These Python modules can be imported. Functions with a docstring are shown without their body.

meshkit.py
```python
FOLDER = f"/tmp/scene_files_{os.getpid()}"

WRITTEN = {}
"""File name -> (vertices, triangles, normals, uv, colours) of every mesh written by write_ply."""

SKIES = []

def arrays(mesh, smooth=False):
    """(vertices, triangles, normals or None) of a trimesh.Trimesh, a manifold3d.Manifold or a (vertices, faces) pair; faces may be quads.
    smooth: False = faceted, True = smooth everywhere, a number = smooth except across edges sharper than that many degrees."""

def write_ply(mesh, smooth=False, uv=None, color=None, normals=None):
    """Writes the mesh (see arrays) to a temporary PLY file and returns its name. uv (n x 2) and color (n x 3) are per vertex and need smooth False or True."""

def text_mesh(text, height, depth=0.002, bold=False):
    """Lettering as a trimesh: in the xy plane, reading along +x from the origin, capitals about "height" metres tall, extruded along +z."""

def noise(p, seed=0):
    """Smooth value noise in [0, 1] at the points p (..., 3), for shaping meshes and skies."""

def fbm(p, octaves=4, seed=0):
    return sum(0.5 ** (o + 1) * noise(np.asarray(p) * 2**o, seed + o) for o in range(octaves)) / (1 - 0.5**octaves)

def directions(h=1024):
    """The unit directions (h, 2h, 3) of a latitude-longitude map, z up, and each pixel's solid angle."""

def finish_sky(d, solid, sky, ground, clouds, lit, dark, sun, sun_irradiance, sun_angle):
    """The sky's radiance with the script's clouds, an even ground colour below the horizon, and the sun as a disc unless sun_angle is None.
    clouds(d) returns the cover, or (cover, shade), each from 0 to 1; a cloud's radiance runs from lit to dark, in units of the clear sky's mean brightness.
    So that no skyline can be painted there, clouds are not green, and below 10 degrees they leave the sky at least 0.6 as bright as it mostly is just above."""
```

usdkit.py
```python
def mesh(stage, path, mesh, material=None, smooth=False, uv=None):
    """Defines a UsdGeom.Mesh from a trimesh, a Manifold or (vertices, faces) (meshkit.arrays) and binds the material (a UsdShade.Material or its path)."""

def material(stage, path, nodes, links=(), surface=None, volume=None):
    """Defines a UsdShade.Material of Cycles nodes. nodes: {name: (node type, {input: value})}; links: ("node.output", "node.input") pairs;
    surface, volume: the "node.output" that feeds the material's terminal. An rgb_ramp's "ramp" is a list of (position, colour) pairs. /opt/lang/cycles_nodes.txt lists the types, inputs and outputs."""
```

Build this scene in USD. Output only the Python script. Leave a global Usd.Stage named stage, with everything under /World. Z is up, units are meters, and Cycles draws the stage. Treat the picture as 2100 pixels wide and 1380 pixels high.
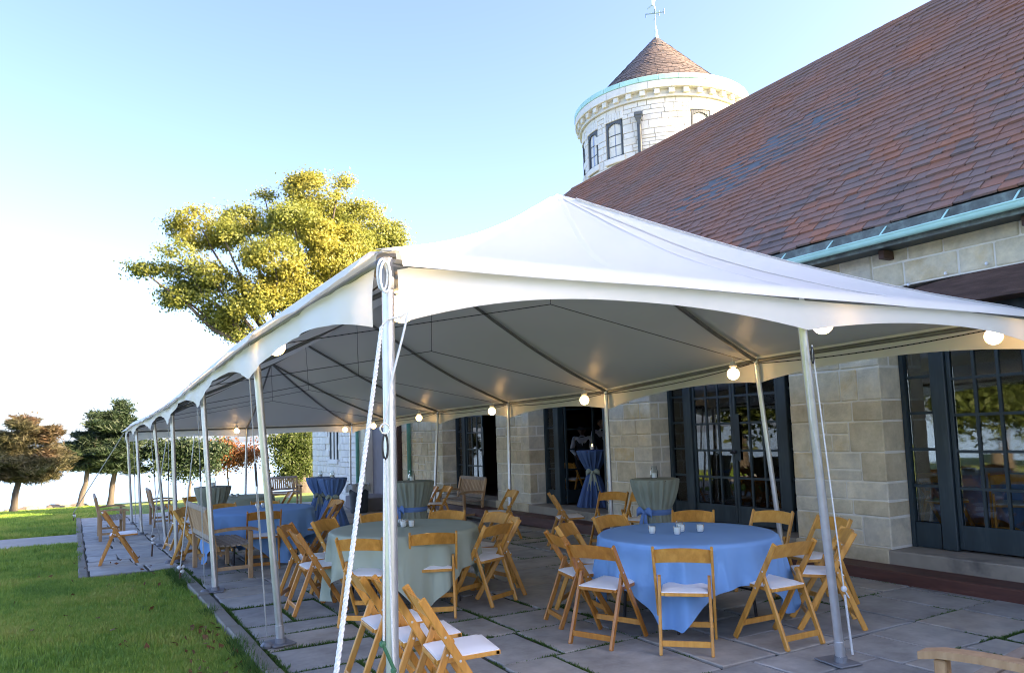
import math, random
import numpy as np
import trimesh, manifold3d
import usdkit, meshkit
from pxr import Usd, UsdGeom, UsdLux, UsdShade, Gf, Sdf, Vt

stage = Usd.Stage.CreateInMemory()
UsdGeom.SetStageUpAxis(stage, UsdGeom.Tokens.z)
UsdGeom.SetStageMetersPerUnit(stage, 1.0)
UsdGeom.Xform.Define(stage, '/World')
stage.SetDefaultPrim(stage.GetPrimAtPath('/World'))
UsdGeom.Scope.Define(stage, '/World/Looks')
LK = '/World/Looks/'

# ------------------------------------------------------------------ camera
EYE = np.array([0.0, 0.0, 1.72])
RIGHT = np.array([0.8670, -0.4970, -0.0324])
CAMR = np.array([[0.867, 0.016, 0.497], [-0.497, 0.093, 0.863], [-0.032, -0.995, 0.089]])
q, _ = np.linalg.qr(CAMR.T)
q = q * np.sign(np.sum(q * CAMR.T, axis=0))
CAMR = q.T
cam = UsdGeom.Camera.Define(stage, '/World/camera')
cr, cd, cf = CAMR[:, 0], CAMR[:, 1], CAMR[:, 2]
cam.AddTransformOp().Set(Gf.Matrix4d(*[float(v) for v in (*cr, 0, *(-cd), 0, *(-cf), 0, *EYE, 1)]))
cam.CreateHorizontalApertureAttr(36.0)
cam.CreateVerticalApertureAttr(36.0 * 672 / 1024)
cam.CreateFocalLengthAttr(36.0 * 1560 / 2100)
cam.CreateVerticalApertureOffsetAttr(36.0 * 59 / 2100)
cam.CreateClippingRangeAttr(Gf.Vec2f(0.05, 30000.0))
cam.CreateExposureAttr(2.63)

# ------------------------------------------------------------------ sky and sun
SUN_AZ, SUN_EL = math.radians(128.0), math.radians(24.0)
sdir = np.array([math.sin(SUN_AZ) * math.cos(SUN_EL), math.cos(SUN_AZ) * math.cos(SUN_EL), math.sin(SUN_EL)])
usdkit.material(stage, LK + 'sky_look', {
    's': ('sky_texture', {'sky_type': 'single_scattering', 'sun_disc': False, 'sun_elevation': SUN_EL, 'sun_rotation': SUN_AZ,
                          'air_density': 0.62, 'aerosol_density': 2.0, 'ozone_density': 0.9}),
    't': ('mix', {'mix_type': 'multiply', 'fac': 1.0, 'color2': (.90, .87, .95)}),
    'b': ('background_shader', {'strength': 0.12})}, [('s.color', 't.color1'), ('t.color', 'b.color')], surface='b.background')
dome = UsdLux.DomeLight.Define(stage, '/World/sky')
UsdShade.MaterialBindingAPI.Apply(dome.GetPrim()).Bind(UsdShade.Material.Get(stage, LK + 'sky_look'))
dome.GetPrim().SetCustomDataByKey('kind', 'structure')
dome.GetPrim().SetCustomDataByKey('label', 'clear evening sky fading from blue to white')
sun = UsdLux.DistantLight.Define(stage, '/World/sun')
sun.CreateIntensityAttr(1.25)
sun.CreateAngleAttr(0.5)
sun.CreateNormalizeAttr(True)
sun.CreateColorAttr(Gf.Vec3f(1.0, 0.74, 0.43))
zx = np.cross([0, 0, 1.0], sdir); zx /= np.linalg.norm(zx); zy = np.cross(sdir, zx)
sun.AddTransformOp().Set(Gf.Matrix4d(*[float(v) for v in (*zx, 0, *zy, 0, *sdir, 0, *(sdir * 100), 1)]))

# ------------------------------------------------------------------ helpers
CH_V = None
def _chamfer():
    pts = []
    for sx in (-1, 1):
        for sy in (-1, 1):
            for sz in (-1, 1):
                for k in range(3):
                    pts.append((sx, sy, sz, k))
    pos = np.array([[p[0] * (1 if p[3] == 0 else .8), p[1] * (1 if p[3] == 1 else .8), p[2] * (1 if p[3] == 2 else .8)] for p in pts])
    h = trimesh.convex.convex_hull(pos)
    idx = [int(np.argmin(np.abs(pos - v).sum(1))) for v in h.vertices]
    f = np.array(idx)[h.faces]
    return np.array(pts), f
CH_P, CH_F = _chamfer()

def cbox(c, s, b=0.004):
    """chamfered box, centre c, full size s"""
    hs = np.asarray(s, float) / 2
    b = min(b, 0.45 * min(s))
    v = CH_P[:, :3] * hs
    for k in range(3):
        m = CH_P[:, 3] != k
        v[m, k] = CH_P[m, k] * (hs[k] - b)
    return v + np.asarray(c, float), CH_F.copy()

BX_V = np.array([[x, y, z] for x in (-.5, .5) for y in (-.5, .5) for z in (-.5, .5)])
BX_F = np.array([[0, 1, 3], [0, 3, 2], [4, 6, 7], [4, 7, 5], [0, 4, 5], [0, 5, 1], [2, 3, 7], [2, 7, 6], [0, 2, 6], [0, 6, 4], [1, 5, 7], [1, 7, 3]])
def box(c, s):
    return BX_V * np.asarray(s, float) + np.asarray(c, float), BX_F.copy()

def boxr(x0, x1, y0, y1, z0, z1, b=0):
    c = ((x0 + x1) / 2, (y0 + y1) / 2, (z0 + z1) / 2); s = (abs(x1 - x0), abs(y1 - y0), abs(z1 - z0))
    return cbox(c, s, b) if b else box(c, s)

def frame_of(d, up=(0, 0, 1.0)):
    d = np.asarray(d, float) / np.linalg.norm(d)
    up = np.asarray(up, float)
    if abs(d @ up) > .98: up = np.array([1.0, 0, 0])
    a = np.cross(up, d); a /= np.linalg.norm(a)
    return a, np.cross(d, a), d

def bar(p0, p1, w, t, side=None, b=0.003):
    """board from p0 to p1; w along the side vector, t across"""
    p0, p1 = np.asarray(p0, float), np.asarray(p1, float)
    d = p1 - p0; L = np.linalg.norm(d); d = d / L
    if side is None: side = frame_of(d)[0]
    a = np.asarray(side, float); a = a - d * (a @ d); a /= np.linalg.norm(a)
    n = np.cross(d, a)
    v, f = cbox((0, 0, 0), (w, t, L), b)
    return v[:, :1] * a + v[:, 1:2] * n + v[:, 2:] * d + (p0 + p1) / 2, f

def tube(pts, r, n=8, cap=True):
    p = np.asarray(pts, float); m = len(p)
    r = np.broadcast_to(np.asarray(r, float), (m,))
    t = np.gradient(p, axis=0); t /= np.linalg.norm(t, axis=1, keepdims=True) + 1e-12
    a0 = frame_of(t[0])[0]; V = []
    for i in range(m):
        a = a0 - t[i] * (a0 @ t[i]); a /= np.linalg.norm(a) + 1e-12; a0 = a
        b = np.cross(t[i], a); ang = np.arange(n) * 2 * np.pi / n
        V.append(p[i] + r[i] * (np.cos(ang)[:, None] * a + np.sin(ang)[:, None] * b))
    V = np.concatenate(V); F = []
    i, j = np.meshgrid(np.arange(m - 1), np.arange(n), indexing='ij')
    A, B = i * n + j, i * n + (j + 1) % n; C, D = A + n, B + n
    F = np.concatenate([np.stack([A, B, D], -1).reshape(-1, 3), np.stack([A, D, C], -1).reshape(-1, 3)])
    if cap:
        k = len(V); V = np.vstack([V, p[0], p[-1]]); jj = np.arange(n)
        F = np.vstack([F, np.stack([np.full(n, k), (jj + 1) % n, jj], 1), np.stack([np.full(n, k + 1), (m - 1) * n + jj, (m - 1) * n + (jj + 1) % n], 1)])
    return V, F

def grid(P):
    """P (a, b, 3) -> mesh"""
    a, b = P.shape[:2]
    i, j = np.meshgrid(np.arange(a - 1), np.arange(b - 1), indexing='ij')
    A = i * b + j; B = A + 1; C = A + b; D = C + 1
    return P.reshape(-1, 3), np.concatenate([np.stack([A, B, D], -1).reshape(-1, 3), np.stack([A, D, C], -1).reshape(-1, 3)])

def lathe(prof, n=24):
    """prof: (r, z) list; closed ring surface"""
    prof = np.asarray(prof, float); ang = np.linspace(0, 2 * np.pi, n + 1)
    P = np.stack([np.outer(np.cos(ang), prof[:, 0]), np.outer(np.sin(ang), prof[:, 0]), np.tile(prof[:, 1], (n + 1, 1))], -1)
    v, f = grid(P)
    m = len(prof); f = np.where(f >= n * m, f - n * m, f)
    return v[:n * m], f

def sphere(c, r, n=12, sq=(1, 1, 1)):
    a = np.linspace(0, np.pi, n)
    v, f = lathe(np.stack([np.sin(a), -np.cos(a)], 1), 2 * n)
    return v * r * np.asarray(sq) + np.asarray(c, float), f

def join(*ms):
    V, F, k = [], [], 0
    for v, f in ms:
        V.append(v); F.append(np.asarray(f) + k); k += len(v)
    return np.concatenate(V), np.concatenate(F)

def moved(m, loc=(0, 0, 0), rz=0.0):
    c, s = math.cos(rz), math.sin(rz)
    return m[0] @ np.array([[c, s, 0], [-s, c, 0], [0, 0, 1]]) + np.asarray(loc, float), m[1]

USED, BASE = {}, {}
TONE = random.Random(1234)
TONED = {'pale_wood', 'amber_wood', 'stone', 'pale_stone', 'roof_tile', 'tower_tile', 'flagstone', 'kerb_stone', 'honey_wood', 'teak', 'grey_teak'}
def fresh(parent, name):
    k = USED.get((parent, name), 0); USED[(parent, name)] = k + 1
    return f'{parent}/{name}' if k == 0 else f'{parent}/{name}_{k:03d}'

def tag(prim, label=None, cat=None, group=None, kind=None):
    if not isinstance(prim, Usd.Prim): prim = stage.GetPrimAtPath(prim)
    for k, v in (('label', label), ('category', cat), ('group', group), ('kind', kind)):
        if v: prim.SetCustomDataByKey(k, v)

def thing(name, label=None, cat=None, loc=(0, 0, 0), rz=0.0, group=None, kind=None):
    path = fresh('/World', name)
    x = UsdGeom.Xform.Define(stage, path)
    x.AddTranslateOp().Set(Gf.Vec3d(*map(float, loc)))
    if rz: x.AddRotateZOp().Set(math.degrees(rz))
    BASE[path] = np.asarray(loc, float)
    tag(x.GetPrim(), label, cat, group, kind)
    return path

def part(parent, name, m, mat, smooth=False, world=False, label=None, kind=None):
    path = fresh(parent, name)
    v, f = m
    if world: v = v - BASE['/'.join(parent.split('/')[:3])]
    me = usdkit.mesh(stage, path, (v, f), LK + mat if mat else None, smooth=smooth)
    if mat in TONED:
        nv = len(me.GetPointsAttr().Get()); tv_ = 0.0 if kind == 'stuff' else TONE.random()
        UsdGeom.PrimvarsAPI(me).CreatePrimvar('tone', Sdf.ValueTypeNames.FloatArray, 'vertex').Set(Vt.FloatArray.FromNumpy(np.full(nv, tv_, np.float32)))
    if label or kind: tag(path, label, None, None, kind)
    return path

def solo(name, m, mat, label=None, cat=None, group=None, kind=None, smooth=False):
    path = fresh('/World', name)
    usdkit.mesh(stage, path, m, LK + mat, smooth=smooth)
    tag(path, label, cat, group, kind)
    return path

def copy(src, name, label, loc, rz=0.0, group=None, tilt=None):
    path = fresh('/World', name)
    x = UsdGeom.Xform.Define(stage, path)
    p = x.GetPrim(); s = stage.GetPrimAtPath(src)
    p.GetReferences().AddInternalReference(Sdf.Path(src)); p.SetInstanceable(True)
    x.ClearXformOpOrder()
    x.AddTranslateOp(opSuffix='at').Set(Gf.Vec3d(*map(float, loc)))
    x.AddRotateZOp(opSuffix='at').Set(math.degrees(rz))
    if tilt: x.AddRotateXOp(opSuffix='at').Set(tilt)
    tag(p, label, s.GetCustomDataByKey('category'), group or s.GetCustomDataByKey('group'))
    return path

def gz(y):
    return np.interp(y, [0, 9, 12.8, 16, 19.3, 22.6, 27, 33, 40, 46], [0, 0, -.07, -.19, -.28, -.34, -.44, -.62, -1.0, -1.35])

# ------------------------------------------------------------------ materials
def M(name, cols, rough=0.7, scale=6.0, rand=0.0, island=False, bump=0.0, bscale=40.0, metal=0.0, space='object', detail=4, extra=None, stretch=(1, 1, 1), spec=0.5, coat=0.0, thin=None, patch=None):
    """cols: ramp colours picked by noise, shifted by a random per object / per island"""
    n = {'tc': ('texture_coordinate', {}), 'geo': ('geometry', {}), 'oi': ('object_info', {}),
         'mp': ('mapping', {'scale': stretch}),
         'no': ('noise_texture', {'scale': scale, 'detail': detail, 'roughness': .6}),
         'mr': ('map_range', {'from_min': .25, 'from_max': .75, 'to_min': 0.0, 'to_max': 1.0 - rand, 'clamp': True}),
         'rp': ('rgb_ramp', {'ramp': cols}),
         'ad': ('math', {'math_type': 'multiply_add', 'value2': rand, 'value3': 0.0}),
         'su': ('math', {'math_type': 'add', 'use_clamp': True}),
         'p': ('principled_bsdf', {'roughness': rough, 'metallic': metal, 'specular_ior_level': spec, 'coat_weight': coat})}
    src = 'tc.object' if space == 'object' else 'geo.position'
    L = [(src, 'mp.vector'), ('mp.vector', 'no.vector'), ('no.fac', 'mr.value'), ('mr.result', 'su.value1'), ('ad.value', 'su.value2'), ('su.value', 'rp.fac'), ('rp.color', 'p.base_color')]
    if island and name in TONED:
        n['ri'] = ('math', {'math_type': 'add'}); n['fr'] = ('math', {'math_type': 'fraction'})
        n['at'] = ('attribute', {'attribute': 'tone'}); n['r2'] = ('math', {'math_type': 'add'})
        L += [('geo.random_per_island', 'ri.value1'), ('oi.random', 'ri.value2'), ('ri.value', 'r2.value1'), ('at.fac', 'r2.value2'), ('r2.value', 'fr.value1'), ('fr.value', 'ad.value1')]
    elif island:
        n['ri'] = ('math', {'math_type': 'add'}); n['fr'] = ('math', {'math_type': 'fraction'})
        L += [('geo.random_per_island', 'ri.value1'), ('oi.random', 'ri.value2'), ('ri.value', 'fr.value1'), ('fr.value', 'ad.value1')]
    else:
        L += [('oi.random', 'ad.value1')]
    if bump:
        n['bn'] = ('noise_texture', {'scale': bscale, 'detail': 6, 'roughness': .65})
        n['bu'] = ('bump', {'strength': bump, 'distance': 0.02})
        L += [('mp.vector', 'bn.vector'), ('bn.fac', 'bu.height'), ('bu.normal', 'p.normal')]
    surf = 'p.BSDF'
    if thin:
        n['tr'] = ('translucent_bsdf', {}); n['mx'] = ('mix_closure', {'fac': thin})
        L += [('rp.color', 'tr.color'), ('p.BSDF', 'mx.closure1'), ('tr.BSDF', 'mx.closure2')]
        surf = 'mx.closure'
    if extra: extra(n, L)
    usdkit.material(stage, LK + name, n, L, surface=surf)

STONE = [(0, (.46, .37, .225)), (.22, (.59, .50, .33)), (.45, (.67, .585, .40)), (.62, (.56, .515, .405)), (.78, (.70, .62, .445)), (.9, (.63, .495, .275)), (1, (.48, .455, .385))]
def later(): M('stone', STONE, .85, 3.0, .75, True, .45, 26, space='world', extra=stain(.74, 1.08, 5.0))
M('pale_stone', [(0, (.62, .59, .52)), (.4, (.70, .67, .60)), (.7, (.73, .70, .63)), (.9, (.69, .63, .52)), (1, (.64, .62, .57))], .85, 2.5, .75, True, .35, 22, space='world')
M('mortar', [(0, (.68, .64, .54)), (1, (.76, .72, .62))], .95, 8, 0, False, .3, 60, space='world')
M('sill_stone', [(0, (.10, .09, .08)), (.35, (.26, .23, .18)), (1, (.34, .30, .23))], .9, 2.2, .1, False, .35, 30, space='world')
TILE = [(0, (.085, .069, .066)), (.18, (.14, .108, .098)), (.40, (.185, .130, .112)), (.60, (.215, .125, .098)), (.78, (.255, .122, .080)), (.93, (.30, .135, .08)), (1, (.16, .12, .108))]
M('roof_tile', TILE, .9, .9, .55, True, .4, 40, space='world', spec=.2)
M('tower_tile', [(0, (.085, .072, .07)), (.5, (.115, .092, .084)), (1, (.15, .112, .095))], .8, 1.2, .7, True, .3, 40, space='world')
M('copper_green', [(0, (.32, .56, .49)), (.6, (.42, .68, .60)), (1, (.54, .76, .69))], .55, 3, .2, False, .1, 30, space='world')
M('flashing', [(0, (.05, .06, .055)), (.5, (.10, .115, .105)), (1, (.20, .25, .22))], .7, 7, .1, space='world')
M('pipe_green', [(0, (.06, .20, .14)), (1, (.12, .32, .23))], .6, 4, .1, space='world')
M('dark_metal', [(0, (.05, .06, .065)), (1, (.09, .10, .11))], .6, 6, .2, space='world')
M('teal_paint', [(0, (.010, .018, .021)), (.6, (.018, .031, .036)), (1, (.040, .055, .058))], .5, 9, .15, False, .15, 50, space='world', stretch=(1, 1, .2))
M('lintel_wood', [(0, (.05, .028, .022)), (.6, (.095, .055, .042)), (1, (.14, .085, .065))], .8, 4, .1, False, .5, 40, space='world', stretch=(6, 1, 8))
M('step_wood', [(0, (.05, .02, .016)), (.5, (.095, .036, .026)), (1, (.16, .08, .06))], .55, 3, .2, False, .3, 30, space='world', stretch=(4, .6, 4))
def stain(lo, hi, sc):
    def f(n, L):
        n['sn'] = ('noise_texture', {'scale': sc, 'detail': 7, 'roughness': .68}); n['sm'] = ('map_range', {'from_min': .33, 'from_max': .67, 'to_min': lo, 'to_max': hi, 'clamp': True}); n['sx'] = ('mix', {'mix_type': 'multiply', 'fac': 1.0})
        n['sc'] = ('combine_color', {})
        L.remove(('rp.color', 'p.base_color'))
        L += [('geo.position', 'sn.vector'), ('sn.fac', 'sm.value'), ('sm.result', 'sc.r'), ('sm.result', 'sc.g'), ('sm.result', 'sc.b'), ('rp.color', 'sx.color1'), ('sc.color', 'sx.color2'), ('sx.color', 'p.base_color')]
    return f
M('flagstone', [(0, (.23, .228, .222)), (.3, (.33, .325, .312)), (.55, (.40, .388, .362)), (.8, (.42, .38, .325)), (1, (.34, .342, .345))], .62, 1.6, .62, True, .30, 14, space='world', detail=6, extra=stain(.62, 1.12, 2.6))
M('kerb_stone', [(0, (.14, .13, .11)), (1, (.27, .25, .21))], .9, 4, .4, True, .4, 30, space='world')
M('joint_soil', [(0, (.035, .04, .02)), (.5, (.05, .048, .035)), (1, (.06, .055, .045))], .95, 5, 0, False, .5, 60, space='world')
M('concrete', [(0, (.30, .29, .27)), (1, (.40, .39, .36))], .9, 4, 0, False, .2, 60, space='world')
M('lawn', [(0, (.075, .12, .022)), (.35, (.12, .19, .03)), (.65, (.17, .225, .038)), (1, (.24, .21, .085))], .95, 1.3, 0, False, .6, 35, space='world', detail=6)
M('grass_blade', [(0, (.085, .175, .028)), (.3, (.16, .29, .042)), (.55, (.28, .39, .06)), (.8, (.42, .43, .10)), (1, (.52, .46, .17))], .6, .75, .35, True, space='world', thin=.35)
M('moss', [(0, (.035, .075, .014)), (.6, (.07, .14, .025)), (1, (.12, .19, .04))], .8, 3, .5, True, space='world', thin=.3)
M('dead_leaf', [(0, (.10, .04, .015)), (.6, (.20, .08, .03)), (1, (.28, .15, .05))], .7, 3, .6, True, thin=.2)
M('honey_wood', [(0, (.36, .145, .02)), (.35, (.50, .225, .036)), (.7, (.63, .31, .06)), (1, (.70, .39, .095))], .34, 7, .30, True, .06, 60, stretch=(3, 3, .5), coat=.25)
M('pale_wood', [(0, (.40, .17, .03)), (.5, (.56, .27, .05)), (1, (.68, .37, .09))], .36, 7, .30, True, .06, 60, stretch=(3, 3, .5), coat=.25)
M('amber_wood', [(0, (.28, .10, .014)), (.5, (.42, .17, .026)), (1, (.58, .28, .06))], .30, 7, .30, True, .06, 60, stretch=(3, 3, .5), coat=.35)
M('teak', [(0, (.30, .165, .075)), (.5, (.42, .26, .13)), (1, (.52, .36, .21))], .75, 6, .35, True, .2, 50, stretch=(3, 3, .6))
M('grey_teak', [(0, (.20, .15, .11)), (.5, (.30, .24, .185)), (1, (.40, .34, .27))], .8, 6, .35, True, .25, 50, stretch=(3, 3, .6))
M('cushion', [(0, (.78, .78, .79)), (1, (.82, .82, .83))], .45, 5, .1)
M('blue_cloth', [(0, (.17, .335, .62)), (1, (.20, .375, .67))], .85, 3, 0, False, .22, 18, space='world')
M('deep_blue_cloth', [(0, (.11, .20, .42)), (1, (.13, .23, .47))], .85, 3, 0, False, .05, 300, space='world')
M('navy_cloth', [(0, (.055, .10, .23)), (1, (.07, .125, .27))], .85, 3, 0, False, .2, 18, space='world')
M('sage_cloth', [(0, (.33, .37, .285)), (1, (.37, .41, .32))], .85, 3, 0, False, .22, 18, space='world')
M('dark_sage_cloth', [(0, (.22, .245, .19)), (1, (.255, .28, .22))], .85, 3, 0, False, .05, 300, space='world')
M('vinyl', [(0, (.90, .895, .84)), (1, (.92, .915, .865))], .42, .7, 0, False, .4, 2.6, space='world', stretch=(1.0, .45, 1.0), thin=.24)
M('vinyl_shaded_grey', [(0, (.60, .605, .575)), (1, (.66, .665, .63))], .40, .7, 0, False, .55, 2.6, space='world', stretch=(1.0, .45, 1.0), thin=.30)  # vinyl greyed so the canopy underside looks shaded
M('aluminium', [(0, (.56, .57, .58)), (1, (.70, .71, .72))], .38, 12, .1, False, .04, 80, metal=.9)
M('dull_aluminium', [(0, (.19, .19, .185)), (1, (.26, .26, .25))], .45, 12, .1, metal=.6)
M('base_steel', [(0, (.15, .16, .18)), (1, (.26, .27, .29))], .55, 8, .1, metal=.4)
M('rope', [(0, (.55, .57, .57)), (1, (.75, .77, .77))], .8, 60, .1)
M('strap', [(0, (.35, .36, .34)), (1, (.48, .49, .46))], .7, 40, .1)
M('green_strap', [(0, (.03, .10, .05)), (1, (.05, .16, .08))], .6, 40, .1)
M('black_iron', [(0, (.02, .02, .022)), (1, (.04, .04, .045))], .5, 20, .1, metal=.3)
M('rust_iron', [(0, (.06, .035, .02)), (1, (.12, .07, .04))], .8, 20, .1)
M('screw_steel', [(0, (.7, .7, .7)), (1, (.8, .8, .8))], .3, 5, 0, metal=.8)
M('wax', [(0, (.80, .79, .74)), (1, (.84, .83, .79))], .5, 5, 0)
M('leaf', [(0, (.11, .145, .03)), (.25, (.21, .235, .04)), (.5, (.39, .345, .055)), (.8, (.54, .42, .07)), (1, (.64, .48, .10))], .55, .22, .5, True, space='world', thin=.45)
M('pine_needle', [(0, (.016, .034, .014)), (.5, (.032, .058, .022)), (.8, (.06, .078, .027)), (.93, (.12, .085, .035)), (1, (.18, .08, .035))], .6, .5, .5, True, space='world', thin=.2)
M('russet_needle', [(0, (.022, .036, .015)), (.5, (.045, .06, .024)), (.8, (.075, .065, .03)), (.95, (.13, .07, .035)), (1, (.16, .075, .04))], .6, .5, .55, True, space='world', thin=.25)
M('red_leaf', [(0, (.10, .03, .014)), (.5, (.20, .06, .025)), (1, (.26, .13, .04))], .6, .5, .6, True, space='world', thin=.4)
M('mixed_leaf', [(0, (.04, .07, .014)), (.5, (.09, .12, .025)), (.8, (.16, .10, .03)), (1, (.20, .08, .025))], .6, .5, .6, True, space='world', thin=.4)
M('bark', [(0, (.05, .04, .032)), (.6, (.10, .085, .07)), (1, (.17, .145, .12))], .9, 3, .2, False, .6, 14, space='world', stretch=(3, 3, .5))
M('rock', [(0, (.14, .12, .10)), (1, (.30, .26, .22))], .9, 2, .3, True, .4, 12, space='world')
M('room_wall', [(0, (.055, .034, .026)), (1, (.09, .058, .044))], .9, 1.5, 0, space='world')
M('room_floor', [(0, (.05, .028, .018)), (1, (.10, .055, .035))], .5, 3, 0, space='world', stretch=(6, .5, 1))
M('bin_plastic', [(0, (.028, .04, .055)), (1, (.04, .055, .075))], .5, 5, 0)
M('bin_bag', [(0, (.50, .54, .58)), (1, (.62, .66, .70))], .5, 9, 0, thin=.3)
M('grey_plaster', [(0, (.17, .155, .165)), (1, (.22, .205, .215))], .9, 2, 0, space='world')
M('skin', [(0, (.33, .17, .11)), (1, (.36, .19, .125))], .55, 8, 0)
M('dark_skin', [(0, (.14, .07, .045)), (1, (.16, .08, .05))], .5, 8, 0)
M('hair_black', [(0, (.01, .008, .007)), (1, (.02, .016, .014))], .5, 30, 0)
M('shirt_white', [(0, (.70, .70, .74)), (1, (.76, .76, .80))], .8, 6, 0)
M('suit_black', [(0, (.010, .010, .014)), (1, (.016, .016, .02))], .8, 6, 0)
M('vane_copper', [(0, (.16, .26, .27)), (1, (.30, .42, .42))], .5, 6, 0)
usdkit.material(stage, LK + 'vane_light', {'p': ('principled_bsdf', {'base_color': (.6, .68, .66), 'roughness': .5})}, surface='p.BSDF')
usdkit.material(stage, LK + 'lamp_glow', {'e': ('emission', {'color': (1.0, .58, .22), 'strength': 2.5})}, surface='e.emission')
usdkit.material(stage, LK + 'flame', {'e': ('emission', {'color': (1.0, .5, .2), 'strength': 3.0})}, surface='e.emission')
usdkit.material(stage, LK + 'pane_glass', {'t': ('transparent_bsdf', {'color': (.90, .93, .92)}), 'g': ('glossy_bsdf', {'color': (1, 1, 1), 'roughness': .015}), 'no': ('noise_texture', {'scale': 1.3, 'detail': 1}), 'bu': ('bump', {'strength': .10, 'distance': .02}),
    'f': ('fresnel', {'IOR': 1.75}), 'm': ('mix_closure', {})}, [('no.fac', 'bu.height'), ('bu.normal', 'g.normal'), ('f.fac', 'm.fac'), ('t.BSDF', 'm.closure1'), ('g.BSDF', 'm.closure2')], surface='m.closure')
usdkit.material(stage, LK + 'tower_glass', {'p': ('principled_bsdf', {'base_color': (.16, .17, .20), 'roughness': .06, 'specular_ior_level': 1.0, 'coat_weight': .6})}, surface='p.BSDF')
usdkit.material(stage, LK + 'votive_glass', {'t': ('transparent_bsdf', {'color': (.93, .95, .95)}), 'g': ('glossy_bsdf', {'roughness': .05}), 'f': ('fresnel', {'IOR': 1.18}), 'm': ('mix_closure', {})},
    [('f.fac', 'm.fac'), ('t.BSDF', 'm.closure1'), ('g.BSDF', 'm.closure2')], surface='m.closure')
usdkit.material(stage, LK + 'lake_water', {'geo': ('geometry', {}), 'mp': ('mapping', {'scale': (.6, 1.0, 1.0)}), 'n': ('noise_texture', {'scale': .9, 'detail': 5, 'roughness': .6}), 'b': ('bump', {'strength': .35, 'distance': .12}),
    'p': ('principled_bsdf', {'base_color': (.06, .11, .15), 'roughness': .10, 'ior': 1.333})},
    [('geo.position', 'mp.vector'), ('mp.vector', 'n.vector'), ('n.fac', 'b.height'), ('b.normal', 'p.normal')], surface='p.BSDF')

later()
# ------------------------------------------------------------------ ground, lake, path
def in_terrace(x, y):
    return ((x > 1.24) & (x < 8.0) & (y > -6) & (y < 27)) | ((x > .17) & (x < 1.3) & (y > 12.15) & (y < 27))
def shore(x):
    return 45.5 + 1.2 * np.sin(x * .21 + 1.0) + .6 * np.sin(x * .57)
def lawn_z(x, y):
    x, y = np.asarray(x, float), np.asarray(y, float)
    z = gz(np.clip(y, 0, 46)) - .045 + .05 * (meshkit.noise(np.stack([x * .35, y * .35, 0 * x], -1)) - .5)
    z = z + np.where((x < 1.2) & (y > 26), 0, 0)
    d = np.maximum(y - shore(x), 0); w = np.maximum(-24 - x, 0)
    z = z - np.minimum(d * .45, 3.5) - np.minimum(w * .12, 3.2)
    return z
xs = np.unique(np.concatenate([np.linspace(-60, -10, 26), np.linspace(-10, 12, 89), np.linspace(12, 70, 30)]))
ys = np.unique(np.concatenate([np.linspace(-50, 0, 20), np.linspace(0, 50, 161), np.linspace(50, 62, 10)]))
Xg, Yg = np.meshgrid(xs, ys, indexing='ij')
Zg = lawn_z(Xg, Yg)
Zg = np.where(in_terrace(Xg, Yg) & (Xg > 1.6) | (in_terrace(Xg, Yg) & (Xg > .45) & (Yg > 12.5)), Zg - .12, Zg)
Zg = np.where(Xg > 60, Zg - 0.0, Zg)
solo('lawn', grid(np.stack([Xg, Yg, Zg], -1)), 'lawn', kind='structure', smooth=True, label='sloping green lawn beside the paved terrace')
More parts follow.
